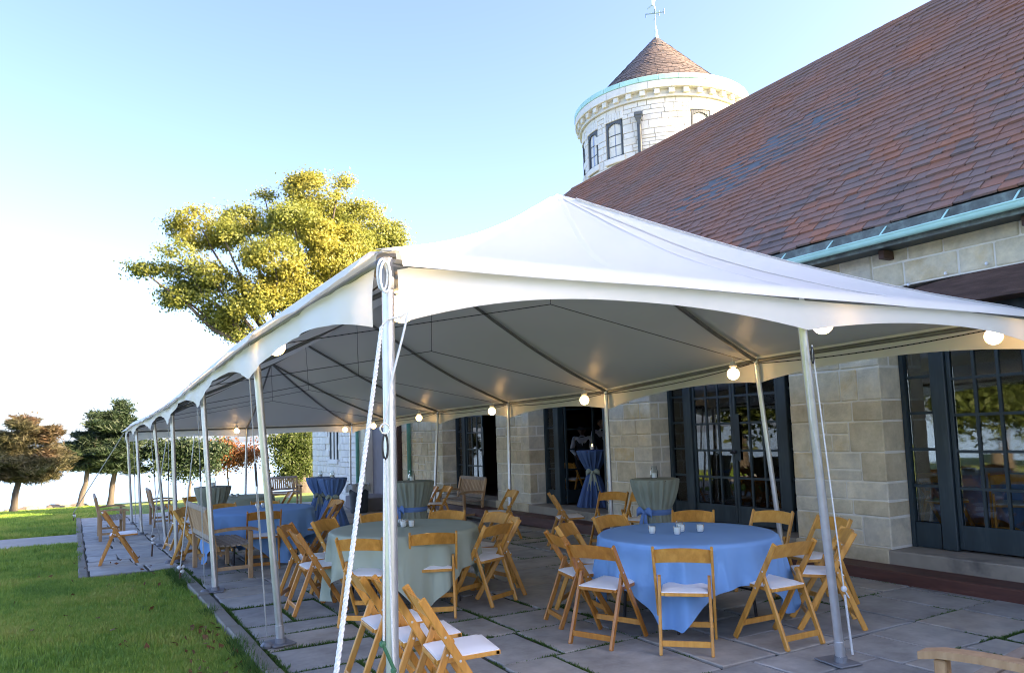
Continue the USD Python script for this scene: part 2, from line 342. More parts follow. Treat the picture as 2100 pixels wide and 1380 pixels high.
solo('lake', grid(np.array([[[-9000., -9000, -3.6], [-9000, 9000, -3.6]], [[9000, -9000, -3.6], [9000, 9000, -3.6]]])[:, :, :]), 'lake_water', kind='structure', label='pale lake beyond the lawn')
Pp = []
for y in np.linspace(18.4, 21.0, 8):
    Pp.append([(x, y - x * .12 - .05, float(lawn_z(x, y)) + .03 if x < .17 else float(gz(y)) - .02) for x in np.linspace(-14, .16, 40)])
solo('path', grid(np.array(Pp)), 'concrete', kind='structure', smooth=True, label='pale concrete path crossing the lawn to the terrace')

# ------------------------------------------------------------------ terrace of flagstones
TER = thing('terrace', 'bluestone terrace of irregular rectangular flagstones', None, (4.2, 8, 0), kind='structure')
bed = []
for y in np.linspace(-4, 27, 63):
    bed.append([(x, y, float(gz(y)) - .018) for x in (1.27, 4.0, 8.02)])
bed2 = [[(x, y, float(gz(y)) - .0185) for x in (.19, .7, 1.27)] for y in np.linspace(12.15, 27, 31)]
part(TER, 'soil_bed', join(grid(np.array(bed)), grid(np.array(bed2))), 'joint_soil', world=True)
rngf = random.Random(11)
rects = []
def split(x0, x1, y0, y1, r, mx, mn):
    w, h = x1 - x0, y1 - y0
    if (w <= mx and h <= mx * 1.15 and r.random() < .8) or (w < 2 * mn and h < 2 * mn):
        rects.append((x0, x1, y0, y1)); return
    if (w > h * r.uniform(.8, 1.25) and w >= 2 * mn) or h < 2 * mn:
        c = x0 + max(mn, min(w - mn, w * r.uniform(.35, .65))); split(x0, c, y0, y1, r, mx, mn); split(c, x1, y0, y1, r, mx, mn)
    else:
        c = y0 + max(mn, min(h - mn, h * r.uniform(.35, .65))); split(x0, x1, y0, c, r, mx, mn); split(x0, x1, c, y1, r, mx, mn)
y = 0.6
while y < 26.5:
    h = rngf.uniform(1.5, 2.1) if y < 15 else rngf.uniform(2.0, 2.6)
    h = min(h, 27 - y)
    split(1.40, 7.98, y, y + h, rngf, 1.0 if y < 15 else 1.35, .42); y += h
split(.20, 1.39, 12.25, 19, rngf, 1.0, .45); split(.20, 1.39, 19, 27, rngf, 1.2, .5)
def flag(x0, x1, y0, y1):
    g = rngf.uniform(.007, .015)
    if rngf.random() < .12: g = .022
    j = lambda: rngf.uniform(-.012, .012)
    c = [(x0 + g + j(), y0 + g + j()), (x1 - g + j(), y0 + g + j()), (x1 - g + j(), y1 - g + j()), (x0 + g + j(), y1 - g + j())]
    dz, tx, ty = rngf.uniform(-.004, .004), rngf.uniform(-.006, .006), rngf.uniform(-.006, .006)
    cx, cy = (x0 + x1) / 2, (y0 + y1) / 2
    H = lambda p: float(gz(p[1])) + dz + tx * (p[0] - cx) + ty * (p[1] - cy)
    # each side gets a mid point that wanders, so that edges are not ruler straight
    ring = []
    for k in range(4):
        a, b = np.array(c[k]), np.array(c[(k + 1) % 4]); ring.append(a)
        for t in (.33, .67):
            m = a + (b - a) * (t + rngf.uniform(-.08, .08)); d = b - a; n = np.array([d[1], -d[0]]) / (np.linalg.norm(d) + 1e-9); ring.append(m + n * rngf.uniform(-.009, .006))
    ring = np.array(ring); n = len(ring); ctr = ring.mean(0)
    inner = ctr + (ring - ctr) * (1 - .012 / max(.3, min(x1 - x0, y1 - y0)))
    V = [(*p, H(p) - .035) for p in ring] + [(*p, H(p) - .006) for p in ring] + [(*p, H(p)) for p in inner] + [(*ctr, H(ctr))]
    F = []
    for k in range(n):
        m = (k + 1) % n
        F += [(k, m, n + m), (k, n + m, n + k), (n + k, n + m, 2 * n + m), (n + k, 2 * n + m, 2 * n + k), (2 * n + k, 2 * n + m, 3 * n)]
    return np.array(V), np.array(F)
rects.sort(key=lambda r: (r[2] + r[3]))
fl = [flag(*r) for r in rects]
for m in fl[:300]: part(TER, 'flagstone', m, 'flagstone', world=True)
if len(fl) > 300: part(TER, 'far_flagstones', join(*fl[300:]), 'flagstone', world=True, kind='stuff')

KERB = thing('kerb', 'grey stone kerb edging the terrace against the lawn', None, (1.3, 8, 0), kind='structure')
y = 0.5
while y < 12.1:
    L = min(rngf.uniform(.7, 1.15), 12.12 - y)
    v, f = cbox((1.31 + rngf.uniform(-.008, .008), y + L / 2, 0), (.13, L - .015, .22), .014)
    v[:, 2] += gz(v[:, 1]) - .09 + rngf.uniform(-.006, .006)
    part(KERB, 'kerb_stone', (v, f), 'kerb_stone', world=True); y += L
y = 12.15
while y < 27:
    L = rngf.uniform(.8, 1.3)
    v, f = cbox((.13 + rngf.uniform(-.01, .01), y + L / 2, 0), (.12, L - .015, .22), .014)
    v[:, 2] += gz(v[:, 1]) - .095
    part(KERB, 'kerb_stone', (v, f), 'kerb_stone', world=True); y += L

# moss and weeds in the joints
rm = np.random.default_rng(5)
mv, mf = [], []
def tuft(x, y, z, n, h, s):
    for _ in range(n):
        a = rm.uniform(0, 6.28); l = h * rm.uniform(.5, 1.2); w = rm.uniform(.004, .009)
        px, py = x + rm.normal(0, s), y + rm.normal(0, s)
        dx, dy = math.cos(a), math.sin(a); k = len(mv)
        mv.extend([(px - dy * w, py + dx * w, z), (px + dy * w, py - dx * w, z), (px + dx * l * .8, py + dy * l * .8, z + l)])
        mf.append((k, k + 1, k + 2))
for (x0, x1, y0, y1) in rects:
    if y0 > 15 or x0 < 1.3: continue
    for (ax, ay, bx, by) in ((x0, y0, x1, y0), (x0, y0, x0, y1)):
        L = math.hypot(bx - ax, by - ay)
        for t in np.arange(0, L, .018 if y0 < 9 else .035):
            px, py = ax + (bx - ax) * t / L, ay + (by - ay) * t / L
            d = meshkit.noise(np.array([px * 1.1, py * 1.1, 3.0])) * .65 + .35 * meshkit.noise(np.array([px * 5, py * 5, 9.0]))
            if d > .43: tuft(px, py, float(gz(py)) - .012, 4 if d < .56 else 8, .016 + .06 * max(0, d - .48), .007)
for _ in range(420):   # leafy weeds along the kerb
    y = rm.uniform(4.5, 12); 
    if meshkit.noise(np.array([y * 1.3, 0, 7.])) < .45: continue
    tuft(1.225 + rm.normal(0, .03), y, float(gz(y)) - .03, 14, rm.uniform(.05, .11), .03)
    if rm.random() < .4: tuft(1.40 + rm.normal(0, .012), y, float(gz(y)) - .01, 8, .04, .015)
solo('joint_moss', (np.array(mv), np.array(mf)), 'moss', kind='stuff', label='green moss and weeds in the joints of the flagstones', cat='moss')

# grass: one tuft prototype, many instances
rgs = np.random.default_rng(21)
GR = UsdGeom.PointInstancer.Define(stage, '/World/grass')
tag(GR.GetPrim(), 'short mown grass of the lawn left of the terrace', 'grass', None, 'stuff')
UsdGeom.Scope.Define(stage, '/World/grass/Prototypes')
for pi in range(3):
    V, F = [], []
    for b in range(16):
        a = rgs.uniform(0, 6.28); x, y = rgs.normal(0, .028, 2); h = rgs.uniform(.022, .062); w = rgs.uniform(.0022, .0042); bend = rgs.uniform(.1, .9) * h
        dx, dy = math.cos(a), math.sin(a); k = len(V)
        V += [(x - dy * w, y + dx * w, -.01), (x + dy * w, y - dx * w, -.01), (x - dy * w * .8 + dx * bend * .35, y + dx * w * .8 + dy * bend * .35, h * .6), (x + dy * w * .8 + dx * bend * .35, y - dx * w * .8 + dy * bend * .35, h * .6), (x + dx * bend, y + dy * bend, h)]
        F += [(k, k + 1, k + 3), (k, k + 3, k + 2), (k + 2, k + 3, k + 4)]
    usdkit.mesh(stage, f'/World/grass/Prototypes/grass_tuft_{pi:03d}' if pi else '/World/grass/Prototypes/grass_tuft', (np.array(V), np.array(F)), LK + 'grass_blade')
pts = []
def scatter(n, x0, x1, y0, y1):
    x = rgs.uniform(x0, x1, n); y = rgs.uniform(y0, y1, n)
    ok = ~(((x > 1.235) & (y > 0)) | ((x > .07) & (y > 12.12) & (y < 27.0))) & ~((x < .17) & (y > 18.25 - x * .12) & (y < 21.05 - x * .12))
    bare = meshkit.fbm(np.stack([x * 1.2, y * 1.2, 0 * x], -1), 3, 4)
    ok &= (bare < .56) | (rgs.random(n) < .25)
    x, y = x[ok], y[ok]
    pts.append(np.stack([x, y, lawn_z(x, y)], 1))
scatter(34000, -1.6, 1.24, 3.5, 9)
scatter(22000, -2.0, 1.24, 9, 14)
scatter(15000, -3, 1.24, 14, 24)
scatter(14000, -4, 3, 24, 36)
scatter(70000, -9, -1.4, -1, 26)
scatter(9000, -12, -4, 26, 44)
scatter(14000, -5, 9, 30, 46)
pts = np.concatenate(pts)
GR.CreatePrototypesRel().SetTargets([Sdf.Path('/World/grass/Prototypes/grass_tuft'), Sdf.Path('/World/grass/Prototypes/grass_tuft_001'), Sdf.Path('/World/grass/Prototypes/grass_tuft_002')])
GR.CreateProtoIndicesAttr(Vt.IntArray.FromNumpy(rgs.integers(0, 3, len(pts)).astype(np.int32)))
GR.CreatePositionsAttr(Vt.Vec3fArray.FromNumpy(pts.astype(np.float32)))
a = rgs.uniform(0, 2 * np.pi, len(pts))
GR.CreateOrientationsAttr(Vt.QuathArray([Gf.Quath(float(math.cos(t / 2)), 0, 0, float(math.sin(t / 2))) for t in a]))
s = rgs.uniform(.7, 1.25, len(pts)) * np.where(pts[:, 1] > 14, 1.6, 1.0)
GR.CreateScalesAttr(Vt.Vec3fArray.FromNumpy(np.repeat(s[:, None], 3, 1).astype(np.float32)))

def leaflets(pos, size, rg, up=.4, aspect=.6):
    """diamond leaves at pos (n,3)"""
    n = len(pos)
    d = rg.normal(size=(n, 3)); d /= np.linalg.norm(d, axis=1, keepdims=True)
    e = rg.normal(size=(n, 3)); e[:, 2] *= up; e -= d * (e * d).sum(1, keepdims=True); e /= np.linalg.norm(e, axis=1, keepdims=True)
    L = size * rg.uniform(.6, 1.3, (n, 1)); W = L * aspect
    V = np.stack([pos - d * L / 2, pos + e * W / 2, pos + d * L / 2, pos - e * W / 2], 1).reshape(-1, 3)
    k = np.arange(n)[:, None] * 4
    return V, np.concatenate([k + [0, 1, 2], k + [0, 2, 3]])
fx = np.concatenate([rm.uniform(.75, 1.2, 60), rm.uniform(-.8, 1.2, 50)]); fy = np.concatenate([rm.uniform(5.6, 8, 60), rm.uniform(6, 15, 50)])
lv = leaflets(np.stack([fx, fy, lawn_z(fx, fy) + .05], 1), .065, rm, .1)
solo('fallen_leaves', lv, 'dead_leaf', kind='stuff', label='brown fallen leaves scattered on the grass near the kerb', cat='fallen leaves')
for i in range(9):
    xx = -4.2 + i * .55 + rm.uniform(-.2, .2); yy = float(shore(xx)) - .4 + rm.uniform(-.5, .3); r = rm.uniform(.12, .32)
    v, f = sphere((0, 0, 0), 1, 8); v = v * (r * 1.5, r, r * .7); v *= (.75 + .5 * meshkit.noise(v * 4 + i * 7))[:, None]
    solo('shore_rock', (v + (xx, yy, float(lawn_z(xx, yy)) + .05), f), 'rock', ['leftmost', 'second', 'third', 'fourth', 'fifth', 'sixth', 'seventh', 'eighth', 'last'][i] + ' brown boulder from the left along the lake edge', 'rock', 'boulders along the lake edge')

# ------------------------------------------------------------------ the stone hall
HALL = thing('stone_hall', 'long limestone hall with french doors and a steep red slate roof', 'building', (12, 8, 0))
XF, XD, Y0, Y1 = 8.0, 8.42, -10.0, 24.2
rs = random.Random(3)
stones = []
def srow(u0, u1, r, wmin=.22, wmax=.62):
    out, u = [], u0
    while u1 - u > 1e-6:
        w = r.uniform(wmin, wmax)
        if u1 - (u + w) < wmin: w = u1 - u
        if w > wmax * 1.15: w = w / 2
        out.append((u, u + w)); u += w
    return out
def ashlar(u0, u1, v0, v1, r, hmin=.16, hmax=.40, wmin=.24, wmax=.62):
    out, v = [], v0
    while v1 - v > 1e-6:
        h = r.uniform(hmin, hmax)
        if v1 - (v + h) < hmin: h = v1 - v
        if h > hmax * 1.3: h = h / 2
        row, u = srow(u0, u1, r, wmin, wmax), u0
        for k, (a, b) in enumerate(row):
            edge = k == 0 or k == len(row) - 1
            if h > .27 and r.random() < .42 and not edge:
                c = v + h * r.choice((.4, .5, .6))
                for (lo, hi) in ((v, c), (c, v + h)):
                    if b - a > .46 and r.random() < .5: m = a + (b - a) * r.uniform(.4, .6); out += [(a, m, lo, hi, False), (m, b, lo, hi, False)]
                    else: out.append((a, b, lo, hi, False))
            else: out.append((a, b, v, v + h, edge))
        v += h
    return out
def stone_box(x0, x1, y0, y1, z0, z1, r):
    g = .007
    v, f = cbox(((x0 + x1) / 2, (y0 + y1) / 2, (z0 + z1) / 2), (x1 - x0, y1 - y0 - 2 * g, z1 - z0 - 2 * g), .012)
    v += np.array([r.uniform(-.004, .004), 0, 0])
    v += (meshkit.noise(v * 9) - .5)[:, None] * .010
    return v, f
PIERS = [(1.45, 2.70), (5.45, 6.75), (9.50, 10.75), (13.30, 14.70), (17.50, 20.25)]
DOORS = [(2.70, 5.45), (6.75, 9.50), (10.75, 13.30), (14.70, 17.50)]
ZS = .29
backing = []
for (a, b) in PIERS:
    backing.append(boxr(XF + .012, XD + .14, a + .012, b - .012, .0, 3.72))
    for (u0, u1, v0, v1, edge) in ashlar(a, b, ZS, 3.70, rs):
        lo, hi = abs(u0 - a) < 1e-6, abs(u1 - b) < 1e-6
        if (lo or hi) and b - a < 3:
            if rs.random() < .55: stones.append(stone_box(XF, XD + .06, u0, u1, v0, v1, rs))
            else:
                m = rs.uniform(.16, .26)
                stones.append(stone_box(XF, XF + m - .012, u0, u1, v0, v1, rs)); stones.append(stone_box(XF + m, XD + .06, u0, u1, v0, v1, rs))
        else: stones.append(stone_box(XF, XF + .10, u0, u1, v0, v1, rs))
for (a, b) in DOORS:                                     # courses above the timber lintels
    for (u0, u1, v0, v1, _) in ashlar(a, b, 3.22, 3.70, rs, .2, .28, .35, .8): stones.append(stone_box(XF, XF + .10, u0, u1, v0, v1, rs))
    backing.append(boxr(XF + .012, XD + .14, a - .01, b + .01, 3.215, 3.72))
backing.append(boxr(XF + .02, XD + .14, Y0, 1.45, 0, 3.72))
backing.append(boxr(XF + .02, XF + .3, 23.4, Y1, -.5, 3.72)); 
for (u0, u1, v0, v1, _) in ashlar(23.4, Y1, -.2, 3.7, rs): stones.append(stone_box(XF, XF + .10, u0, u1, v0, v1, rs))
for bk in backing: part(HALL, 'wall', bk, 'mortar', world=True)
stones.sort(key=lambda m: -np.ptp(m[0][:, 1]) * np.ptp(m[0][:, 2]) / (np.linalg.norm(m[0].mean(0) - EYE) ** 2) * (3 if 1.5 < m[0][:, 1].mean() < 18 and m[0][:, 2].mean() < 2.7 else 1))
for m in stones[:300]: part(HALL, 'stone', m, 'stone', world=True)
if len(stones) > 300: part(HALL, 'remaining_stones', join(*stones[300:]), 'stone', world=True, kind='stuff')
# recess with plaster wall, brown post, far end
part(HALL, 'plaster_panel', boxr(XF + .25, XF + .45, 20.25, 23.4, -.5, 3.7), 'grey_plaster', world=True)
part(HALL, 'brown_post', boxr(XF - .12, XF + .08, 20.30, 20.55, -.4, 3.2, .01), 'lintel_wood', world=True)
for k, (a, b) in enumerate(PIERS):                        # plinth and sills
    v, f = cbox(((XF + XD) / 2 - .03, (a + b) / 2, .05), (XD - XF + .06, b - a - .02, .47), .015)
    if k == 4: v[:, 2] = np.where(v[:, 2] < 0, -.5, v[:, 2] - .16)
    part(HALL, 'plinth', (v, f), 'stone', world=True)
for (a, b) in DOORS:
    v, f = cbox(((XF + XD) / 2 + .03, (a + b) / 2, .045), (XD - XF + .16, b - a + .16, .46), .014)
    part(HALL, 'door_sill', (v, f), 'sill_stone', world=True)
    n = 3
    for i in range(n):
        y0, y1 = a - .25 + (b - a + .5) * i / n, a - .25 + (b - a + .5) * (i + 1) / n
    v, f = cbox((XF - .22, (a + b) / 2, .035), (.40, b - a + 1.25, .18), .01)
    part(HALL, 'wooden_step', (v, f), 'step_wood', world=True)
    # arched timber lintel
    ys_ = np.linspace(a - .02, b + .02, 15); t = (ys_ - a) / (b - a); arch = .13 * (1 - (2 * t - 1) ** 2)
    P = []
    for (dx, lo) in ((0, 1), (0, 0), (.34, 0), (.34, 1), (0, 1)):
        P.append([(XF + .015 + dx, yy, (2.80 + ar if lo else 3.09 + ar)) for yy, ar in zip(ys_, arch)])
    part(HALL, 'lintel', grid(np.array(P)), 'lintel_wood', world=True)
# doors ----------------------------------------------------------------
def pane_grid(parent, x, y0, y1, z0, z1, cols, rows, bw=.032, t=.035, skip=()):
    ms = []
    for i in range(1, cols): yy = y0 + (y1 - y0) * i / cols; ms.append(boxr(x - t / 2, x + t / 2, yy - bw / 2, yy + bw / 2, z0, z1))
    for j in range(1, rows): zz = z0 + (z1 - z0) * j / rows; ms.append(boxr(x - t / 2 + .002, x + t / 2 - .002, y0, y1, zz - bw / 2, zz + bw / 2))
    for m_ in ms: part(parent, 'glazing_bar', m_, 'teal_paint', world=True)
    for i in range(cols):
        for j in range(rows):
            a, b = y0 + (y1 - y0) * i / cols + bw / 2, y0 + (y1 - y0) * (i + 1) / cols - bw / 2
            c, d = z0 + (z1 - z0) * j / rows + bw / 2, z0 + (z1 - z0) * (j + 1) / rows - bw / 2
            v, f = box((x, (a + b) / 2, (c + d) / 2), (.006, b - a, d - c))
            v[:, 0] += (v[:, 1] - (a + b) / 2) * rs.uniform(-.006, .006) + (v[:, 2] - (c + d) / 2) * rs.uniform(-.004, .004)
            part(parent, 'pane', (v, f), 'pane_glass', world=True)
ZT = 2.62
def door_bay(a, b, mode):
    x = XD
    L = b - a; sw, pw = .36, .17; lw = (L - 2 * sw - 2 * pw) / 2
    fr = [boxr(x - .05, x + .07, a, a + .05, ZS - .01, 2.95), boxr(x - .05, x + .07, b - .05, b, ZS - .01, 2.95),
          boxr(x - .06, x + .08, a + sw, a + sw + pw, ZS - .008, 2.94, .01), boxr(x - .06, x + .08, b - sw - pw, b - sw, ZS - .008, 2.94, .01),
          boxr(x - .045, x + .065, a + .01, b - .01, ZT, ZT + .10), boxr(x - .03, x + .05, a + .01, b - .01, ZT + .1, 2.97)]
    for (p, q) in ((a, a + sw), (b - sw, b)):
        fr += [boxr(x - .03, x + .04, p + .02, q - .02, ZS - .006, ZS + .27)]
    fp = part(HALL, 'door_frame', join(*fr), 'teal_paint', world=True)
    pane_grid(fp, x, a + .05, a + sw, ZS + .27, ZT, 1, 5); pane_grid(fp, x, b - sw, b - .05, ZS + .27, ZT, 1, 5)
    for k, (p, q) in enumerate(((a + sw + pw, a + sw + pw + lw), (a + sw + pw + lw, b - sw - pw))):
        if mode == 'open' or (mode == 'half' and k == 0): continue
        st = .05
        lf = [boxr(x - .022, x + .022, p + .004, p + st, ZS + .01, ZT - .004, .004), boxr(x - .022, x + .022, q - st, q - .004, ZS + .01, ZT - .004, .004),
              boxr(x - .020, x + .020, p + st, q - st, ZS + .012, ZS + .27), boxr(x - .020, x + .020, p + st, q - st, ZT - .06, ZT - .006)]
        lp = part(HALL, 'french_door', join(*lf), 'teal_paint', world=True)
        pane_grid(lp, x, p + st, q - st, ZS + .27, ZT - .06, 3, 5)
        hy = q - .03 if k == 0 else p + .03
        part(lp, 'handle', sphere((x - .05, hy, ZS + 1.05), .028, 7), 'black_iron', smooth=True, world=True)
        if k == 0 or mode == 'half': part(lp, 'lock_plate', boxr(x - .028, x - .021, hy - .09, hy + .025, ZS + .93, ZS + 1.6), 'teal_paint', world=True)
    if mode in ('open', 'half'):        # leaves swung into the room, seen edge on
        for (yy, hinge) in ([(a + sw + pw + .03, 0)] + ([(b - sw - pw - .03, 1)] if mode == 'open' else [])):
            lf = [boxr(x + .08, x + .13, yy - .02, yy + .02, ZS + .01, ZT - .01, .004), boxr(x + .08 + lw - .06, x + .08 + lw, yy - .02, yy + .02, ZS + .01, ZT - .01, .004), boxr(x + .13, x + .03 + lw, yy - .018, yy + .018, ZS + .012, ZS + .27),
                  boxr(x + .13, x + .03 + lw, yy - .018, yy + .018, ZT - .07, ZT - .012)] + [boxr(x + .13, x + .03 + lw, yy - .015, yy + .015, z - .014, z + .014) for z in np.linspace(ZS + .27, ZT - .06, 6)[1:-1]]
            part(HALL, 'open_door_leaf', join(*lf), 'teal_paint', world=True)
for (a, b), mode in zip(DOORS, ('shut', 'shut', 'open', 'half')): door_bay(a, b, mode)
# room inside
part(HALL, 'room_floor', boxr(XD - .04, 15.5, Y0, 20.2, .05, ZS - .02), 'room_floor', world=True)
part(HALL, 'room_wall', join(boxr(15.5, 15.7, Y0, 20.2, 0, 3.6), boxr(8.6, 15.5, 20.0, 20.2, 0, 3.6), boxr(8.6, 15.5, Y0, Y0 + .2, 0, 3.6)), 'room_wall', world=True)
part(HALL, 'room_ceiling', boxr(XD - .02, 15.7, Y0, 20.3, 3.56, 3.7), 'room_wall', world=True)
# roof ---------------------------------------------------------------------
XE, ZE, XR, ZR = 7.66, 3.86, 12.2, 8.58
sl = np.array([XR - XE, 0, ZR - ZE]); SL = np.linalg.norm(sl); sl /= SL; rn = np.array([-sl[2], 0, sl[0]])
YH = 17.4
roof_v = np.array([[XE, Y0, ZE - .05], [XR, Y0, ZR - .05], [2 * XR - XE, Y0, ZE - .05], [XE, Y1 + .3, ZE - .05], [XR, YH, ZR - .05], [2 * XR - XE, Y1 + .3, ZE - .05]])
roof = part(HALL, 'roof', (roof_v, np.array([[0, 1, 4], [0, 4, 3], [1, 2, 5], [1, 5, 4], [0, 2, 1], [3, 4, 5], [0, 3, 5], [0, 5, 2]])), 'dark_metal', world=True)
part(HALL, 'east_wall', boxr(16.0, 16.4, Y0, Y1, -.5, 3.75), 'stone', world=True)
rt = random.Random(8)
tiles = []
EXPO = .152
ncourse = int(SL / EXPO)
for i in range(ncourse + 1):
    y = -3.0 + rt.uniform(0, .2); sag = 0
    yend = Y1 + .3 - (Y1 + .3 - YH) * min(1, i * EXPO / SL)
    while y < yend - .05:
        w = rt.uniform(.15, .27)
        s0 = i * EXPO + rt.uniform(-.012, .012); ln = min(.25, SL - s0 + .02); th = rt.uniform(.016, .030); lift = .008 + th + rt.uniform(0, .012)
        y1 = min(y + w, yend); g = .003; sk = rt.uniform(-.012, .012)
        q = np.array([[y + g, 0], [y1 - g, 0], [y1 - g, ln], [y + g, ln]])
        V = []
        for (yy, s_), h in zip(q, (lift, lift, .006, .006)):
            ss = s0 + s_ + (sk if yy > (y + y1) / 2 and s_ == 0 else 0)
            bow = .05 * math.sin(max(0, min(1, ss / SL)) * 3.14) * -1
            base = np.array([XE, yy, ZE]) + sl * ss + rn * (bow + .012 * math.sin(yy * .9 + ss))
            V += [base + rn * (h - th), base + rn * h]
        V = np.array(V)
        F = np.array([[1, 3, 5], [1, 5, 7], [0, 2, 3], [0, 3, 1], [2, 4, 5], [2, 5, 3], [0, 1, 7], [0, 7, 6]])
        tiles.append((V, F)); y = y1
tiles.sort(key=lambda m: np.linalg.norm(m[0].mean(0) - EYE) + (50 if m[0][:, 1].mean() < 3.4 else 0))
for m in tiles[:300]: part(roof, 'roof_tile', m, 'roof_tile', world=True)
part(roof, 'remaining_roof_tiles', join(*tiles[300:]), 'roof_tile', world=True, kind='stuff')
part(roof, 'ridge_cap', tube([(XR, Y0, ZR - .03), (XR, YH, ZR - .03)], .07, 8), 'roof_tile', smooth=True, world=True)
part(HALL, 'eaves_board', boxr(XE - .008, XF + .02, Y0, Y1 + .2, ZE - .23, ZE - .19), 'teal_paint', world=True)
# fascia flashing behind the gutter, gutter, hangers
part(HALL, 'copper_flashing', boxr(XE - .012, XE + .012, Y0, Y1 + .2, ZE - .25, ZE - .01), 'flashing', world=True)
ga = np.linspace(0, np.pi, 9); P = []
for yy in np.linspace(Y0, Y1 + .2, 40):
    P.append([(XE - .085 - .062 * math.cos(t), yy, ZE - .15 - .062 * math.sin(t)) for t in ga[::-1]] + [(XE - .085 + .057 * math.cos(t) * -1, yy, ZE - .148 - .057 * math.sin(t)) for t in ga])
gut = part(HALL, 'gutter', join(grid(np.array(P)), tube([(XE - .147, Y0, ZE - .15), (XE - .147, Y1 + .2, ZE - .15)], .010, 6)), 'copper_green', smooth=True, world=True)
for yy in np.arange(1.6, 24, .68): part(gut, 'gutter_hanger', bar((XE - .14, yy, ZE - .145), (XE + .01, yy, ZE - .01), .022, .006, (0, 1, 0), .001), 'copper_green', world=True)
for yy in np.arange(2.2, 24, 1.5): part(HALL, 'rafter_end', boxr(XE + .16, XF + .01, yy - .035, yy + .035, ZE - .33, ZE - .232, .006), 'lintel_wood', world=True)
for yy, zt in ((19.55, 3.6), (23.95, 3.6)): part(HALL, 'downpipe', tube([(XE - .05, yy, ZE - .27), (XF - .07, yy, 3.3), (XF - .07, yy, 1.5), (XF - .07, yy, -.35)], .055, 10), 'pipe_green', smooth=True, world=True)
# tiny bulbs strung along the lintel of the nearest bay
sb = [sphere((XF - .03, yy, 3.14 + .13 * (1 - (2 * (yy - 2.7) / 2.75 - 1) ** 2)), .018, 6) for yy in np.arange(2.9, 5.4, .42)]
for m in sb: part(HALL, 'string_bulb', m, 'cushion', smooth=True, world=True)

# annex wing further along
ANX = thing('stone_annex', 'pale stone annex with a narrow window past the end of the hall', 'building', (11, 27, 0))
part(ANX, 'wall', boxr(8.02, 14, 24.25, 29.5, -.8, 4.2), 'mortar', world=True)
wy0, wy1, wz0, wz1 = 26.3, 27.2, 1.0, 2.6
ast = []
for (u0, u1, v0, v1, _) in ashlar(24.25, 29.5, -.7, 4.2, rs, .16, .32, .25, .6):
    if u1 > wy0 - .02 and u0 < wy1 + .02 and v1 > wz0 and v0 < wz1: continue
    ast.append(stone_box(7.98, 8.06, u0, u1, v0, v1, rs))
for m in ast: part(ANX, 'stone', m, 'pale_stone', world=True)
wf = part(ANX, 'window', join(boxr(7.98, 8.06, wy0, wy0 + .08, wz0, wz1), boxr(7.98, 8.06, wy1 - .08, wy1, wz0, wz1), boxr(7.985, 8.055, wy0 + .08, wy1 - .08, wz1 - .08, wz1), boxr(7.99, 8.05, (wy0 + wy1) / 2 - .03, (wy0 + wy1) / 2 + .03, wz0, wz1 - .08)), 'teal_paint', world=True)
part(wf, 'pane', boxr(8.025, 8.03, wy0 + .08, wy1 - .08, wz0, wz1 - .08), 'tower_glass', world=True)
part(ANX, 'window_sill', boxr(7.92, 8.04, wy0 - .1, wy1 + .1, wz0 - .16, wz0, .01), 'pale_stone', world=True)
part(ANX, 'roof', (np.array([[7.8, 24.25, 4.2], [14.2, 24.25, 4.2], [14.2, 29.8, 4.2], [7.8, 29.8, 4.2], [11, 25.5, 6.6], [11, 28, 6.6]]), np.array([[0, 4, 5], [0, 5, 3], [1, 2, 5], [1, 5, 4], [2, 3, 5], [0, 1, 4], [0, 3, 2], [0, 2, 1]])), 'roof_tile', world=True)
solo('entrance_step', cbox((7.45, 21.3, -.13), (1.0, 1.7, .36), .02), 'grey_plaster', 'low grey stone step block at the recess beside the bin', 'step')

# ------------------------------------------------------------------ tower
TC = np.array([18.71, 20.83]); TW = thing('round_tower', 'round pale stone tower with conical tiled roof above the hall', 'tower', (18.71, 20.83, 0))
RW = 2.92
toc = math.atan2(-TC[1], -TC[0])                       # azimuth (math angle) pointing at the camera
def ring(r0, r1, z0, z1, n=72, a0=0, a1=2 * np.pi):
    a = np.linspace(a0, a1, n + 1); prof = [(r0, z0), (r1, z0), (r1, z1), (r0, z1), (r0, z0)]
    P = np.array([[(r * math.cos(t), r * math.sin(t), z) for (r, z) in prof] for t in a]); return grid(P)
def arcblock(r0, r1, a0, a1, z0, z1, n=2, gap=.006, bev=.012):
    ga = gap / r1; a0, a1, z0, z1 = a0 + ga, a1 - ga, z0 + gap, z1 - gap
    t = np.linspace(a0, a1, n + 1); bt = bev / r1
    ti = np.linspace(a0 + bt, a1 - bt, n + 1)
    P = []
    for k in range(n + 1):
        P.append([(r0, t[k], z0), (r1 - bev, t[k], z0), (r1, ti[k], z0 + bev), (r1, ti[k], z1 - bev), (r1 - bev, t[k], z1), (r0, t[k], z1)])
    P = np.array(P); C = np.stack([P[..., 0] * np.cos(P[..., 1]), P[..., 0] * np.sin(P[..., 1]), P[..., 2]], -1)
    v, f = grid(C)
    caps = [(0, 1, 4), (0, 4, 5), (1, 2, 3), (1, 3, 4)]; m = 6 * n
    f = np.vstack([f, np.array(caps), np.array(caps)[:, ::-1] + m])
    return v, f
part(TW, 'wall', lathe([(RW - .06, 0), (RW - .06, 12.72)], 72), 'mortar', smooth=True)
WIN = [(-78, .62), (-56, .66), (-33, .66), (27, .66), (62, .66)]  # degrees to the right of the camera-facing line as seen, half-width m
def wang(deg): return toc + math.radians(deg)
ZW0, ZW1 = 10.98, 12.24
holes = []
rk = random.Random(17)
tst = []
z = 8.0
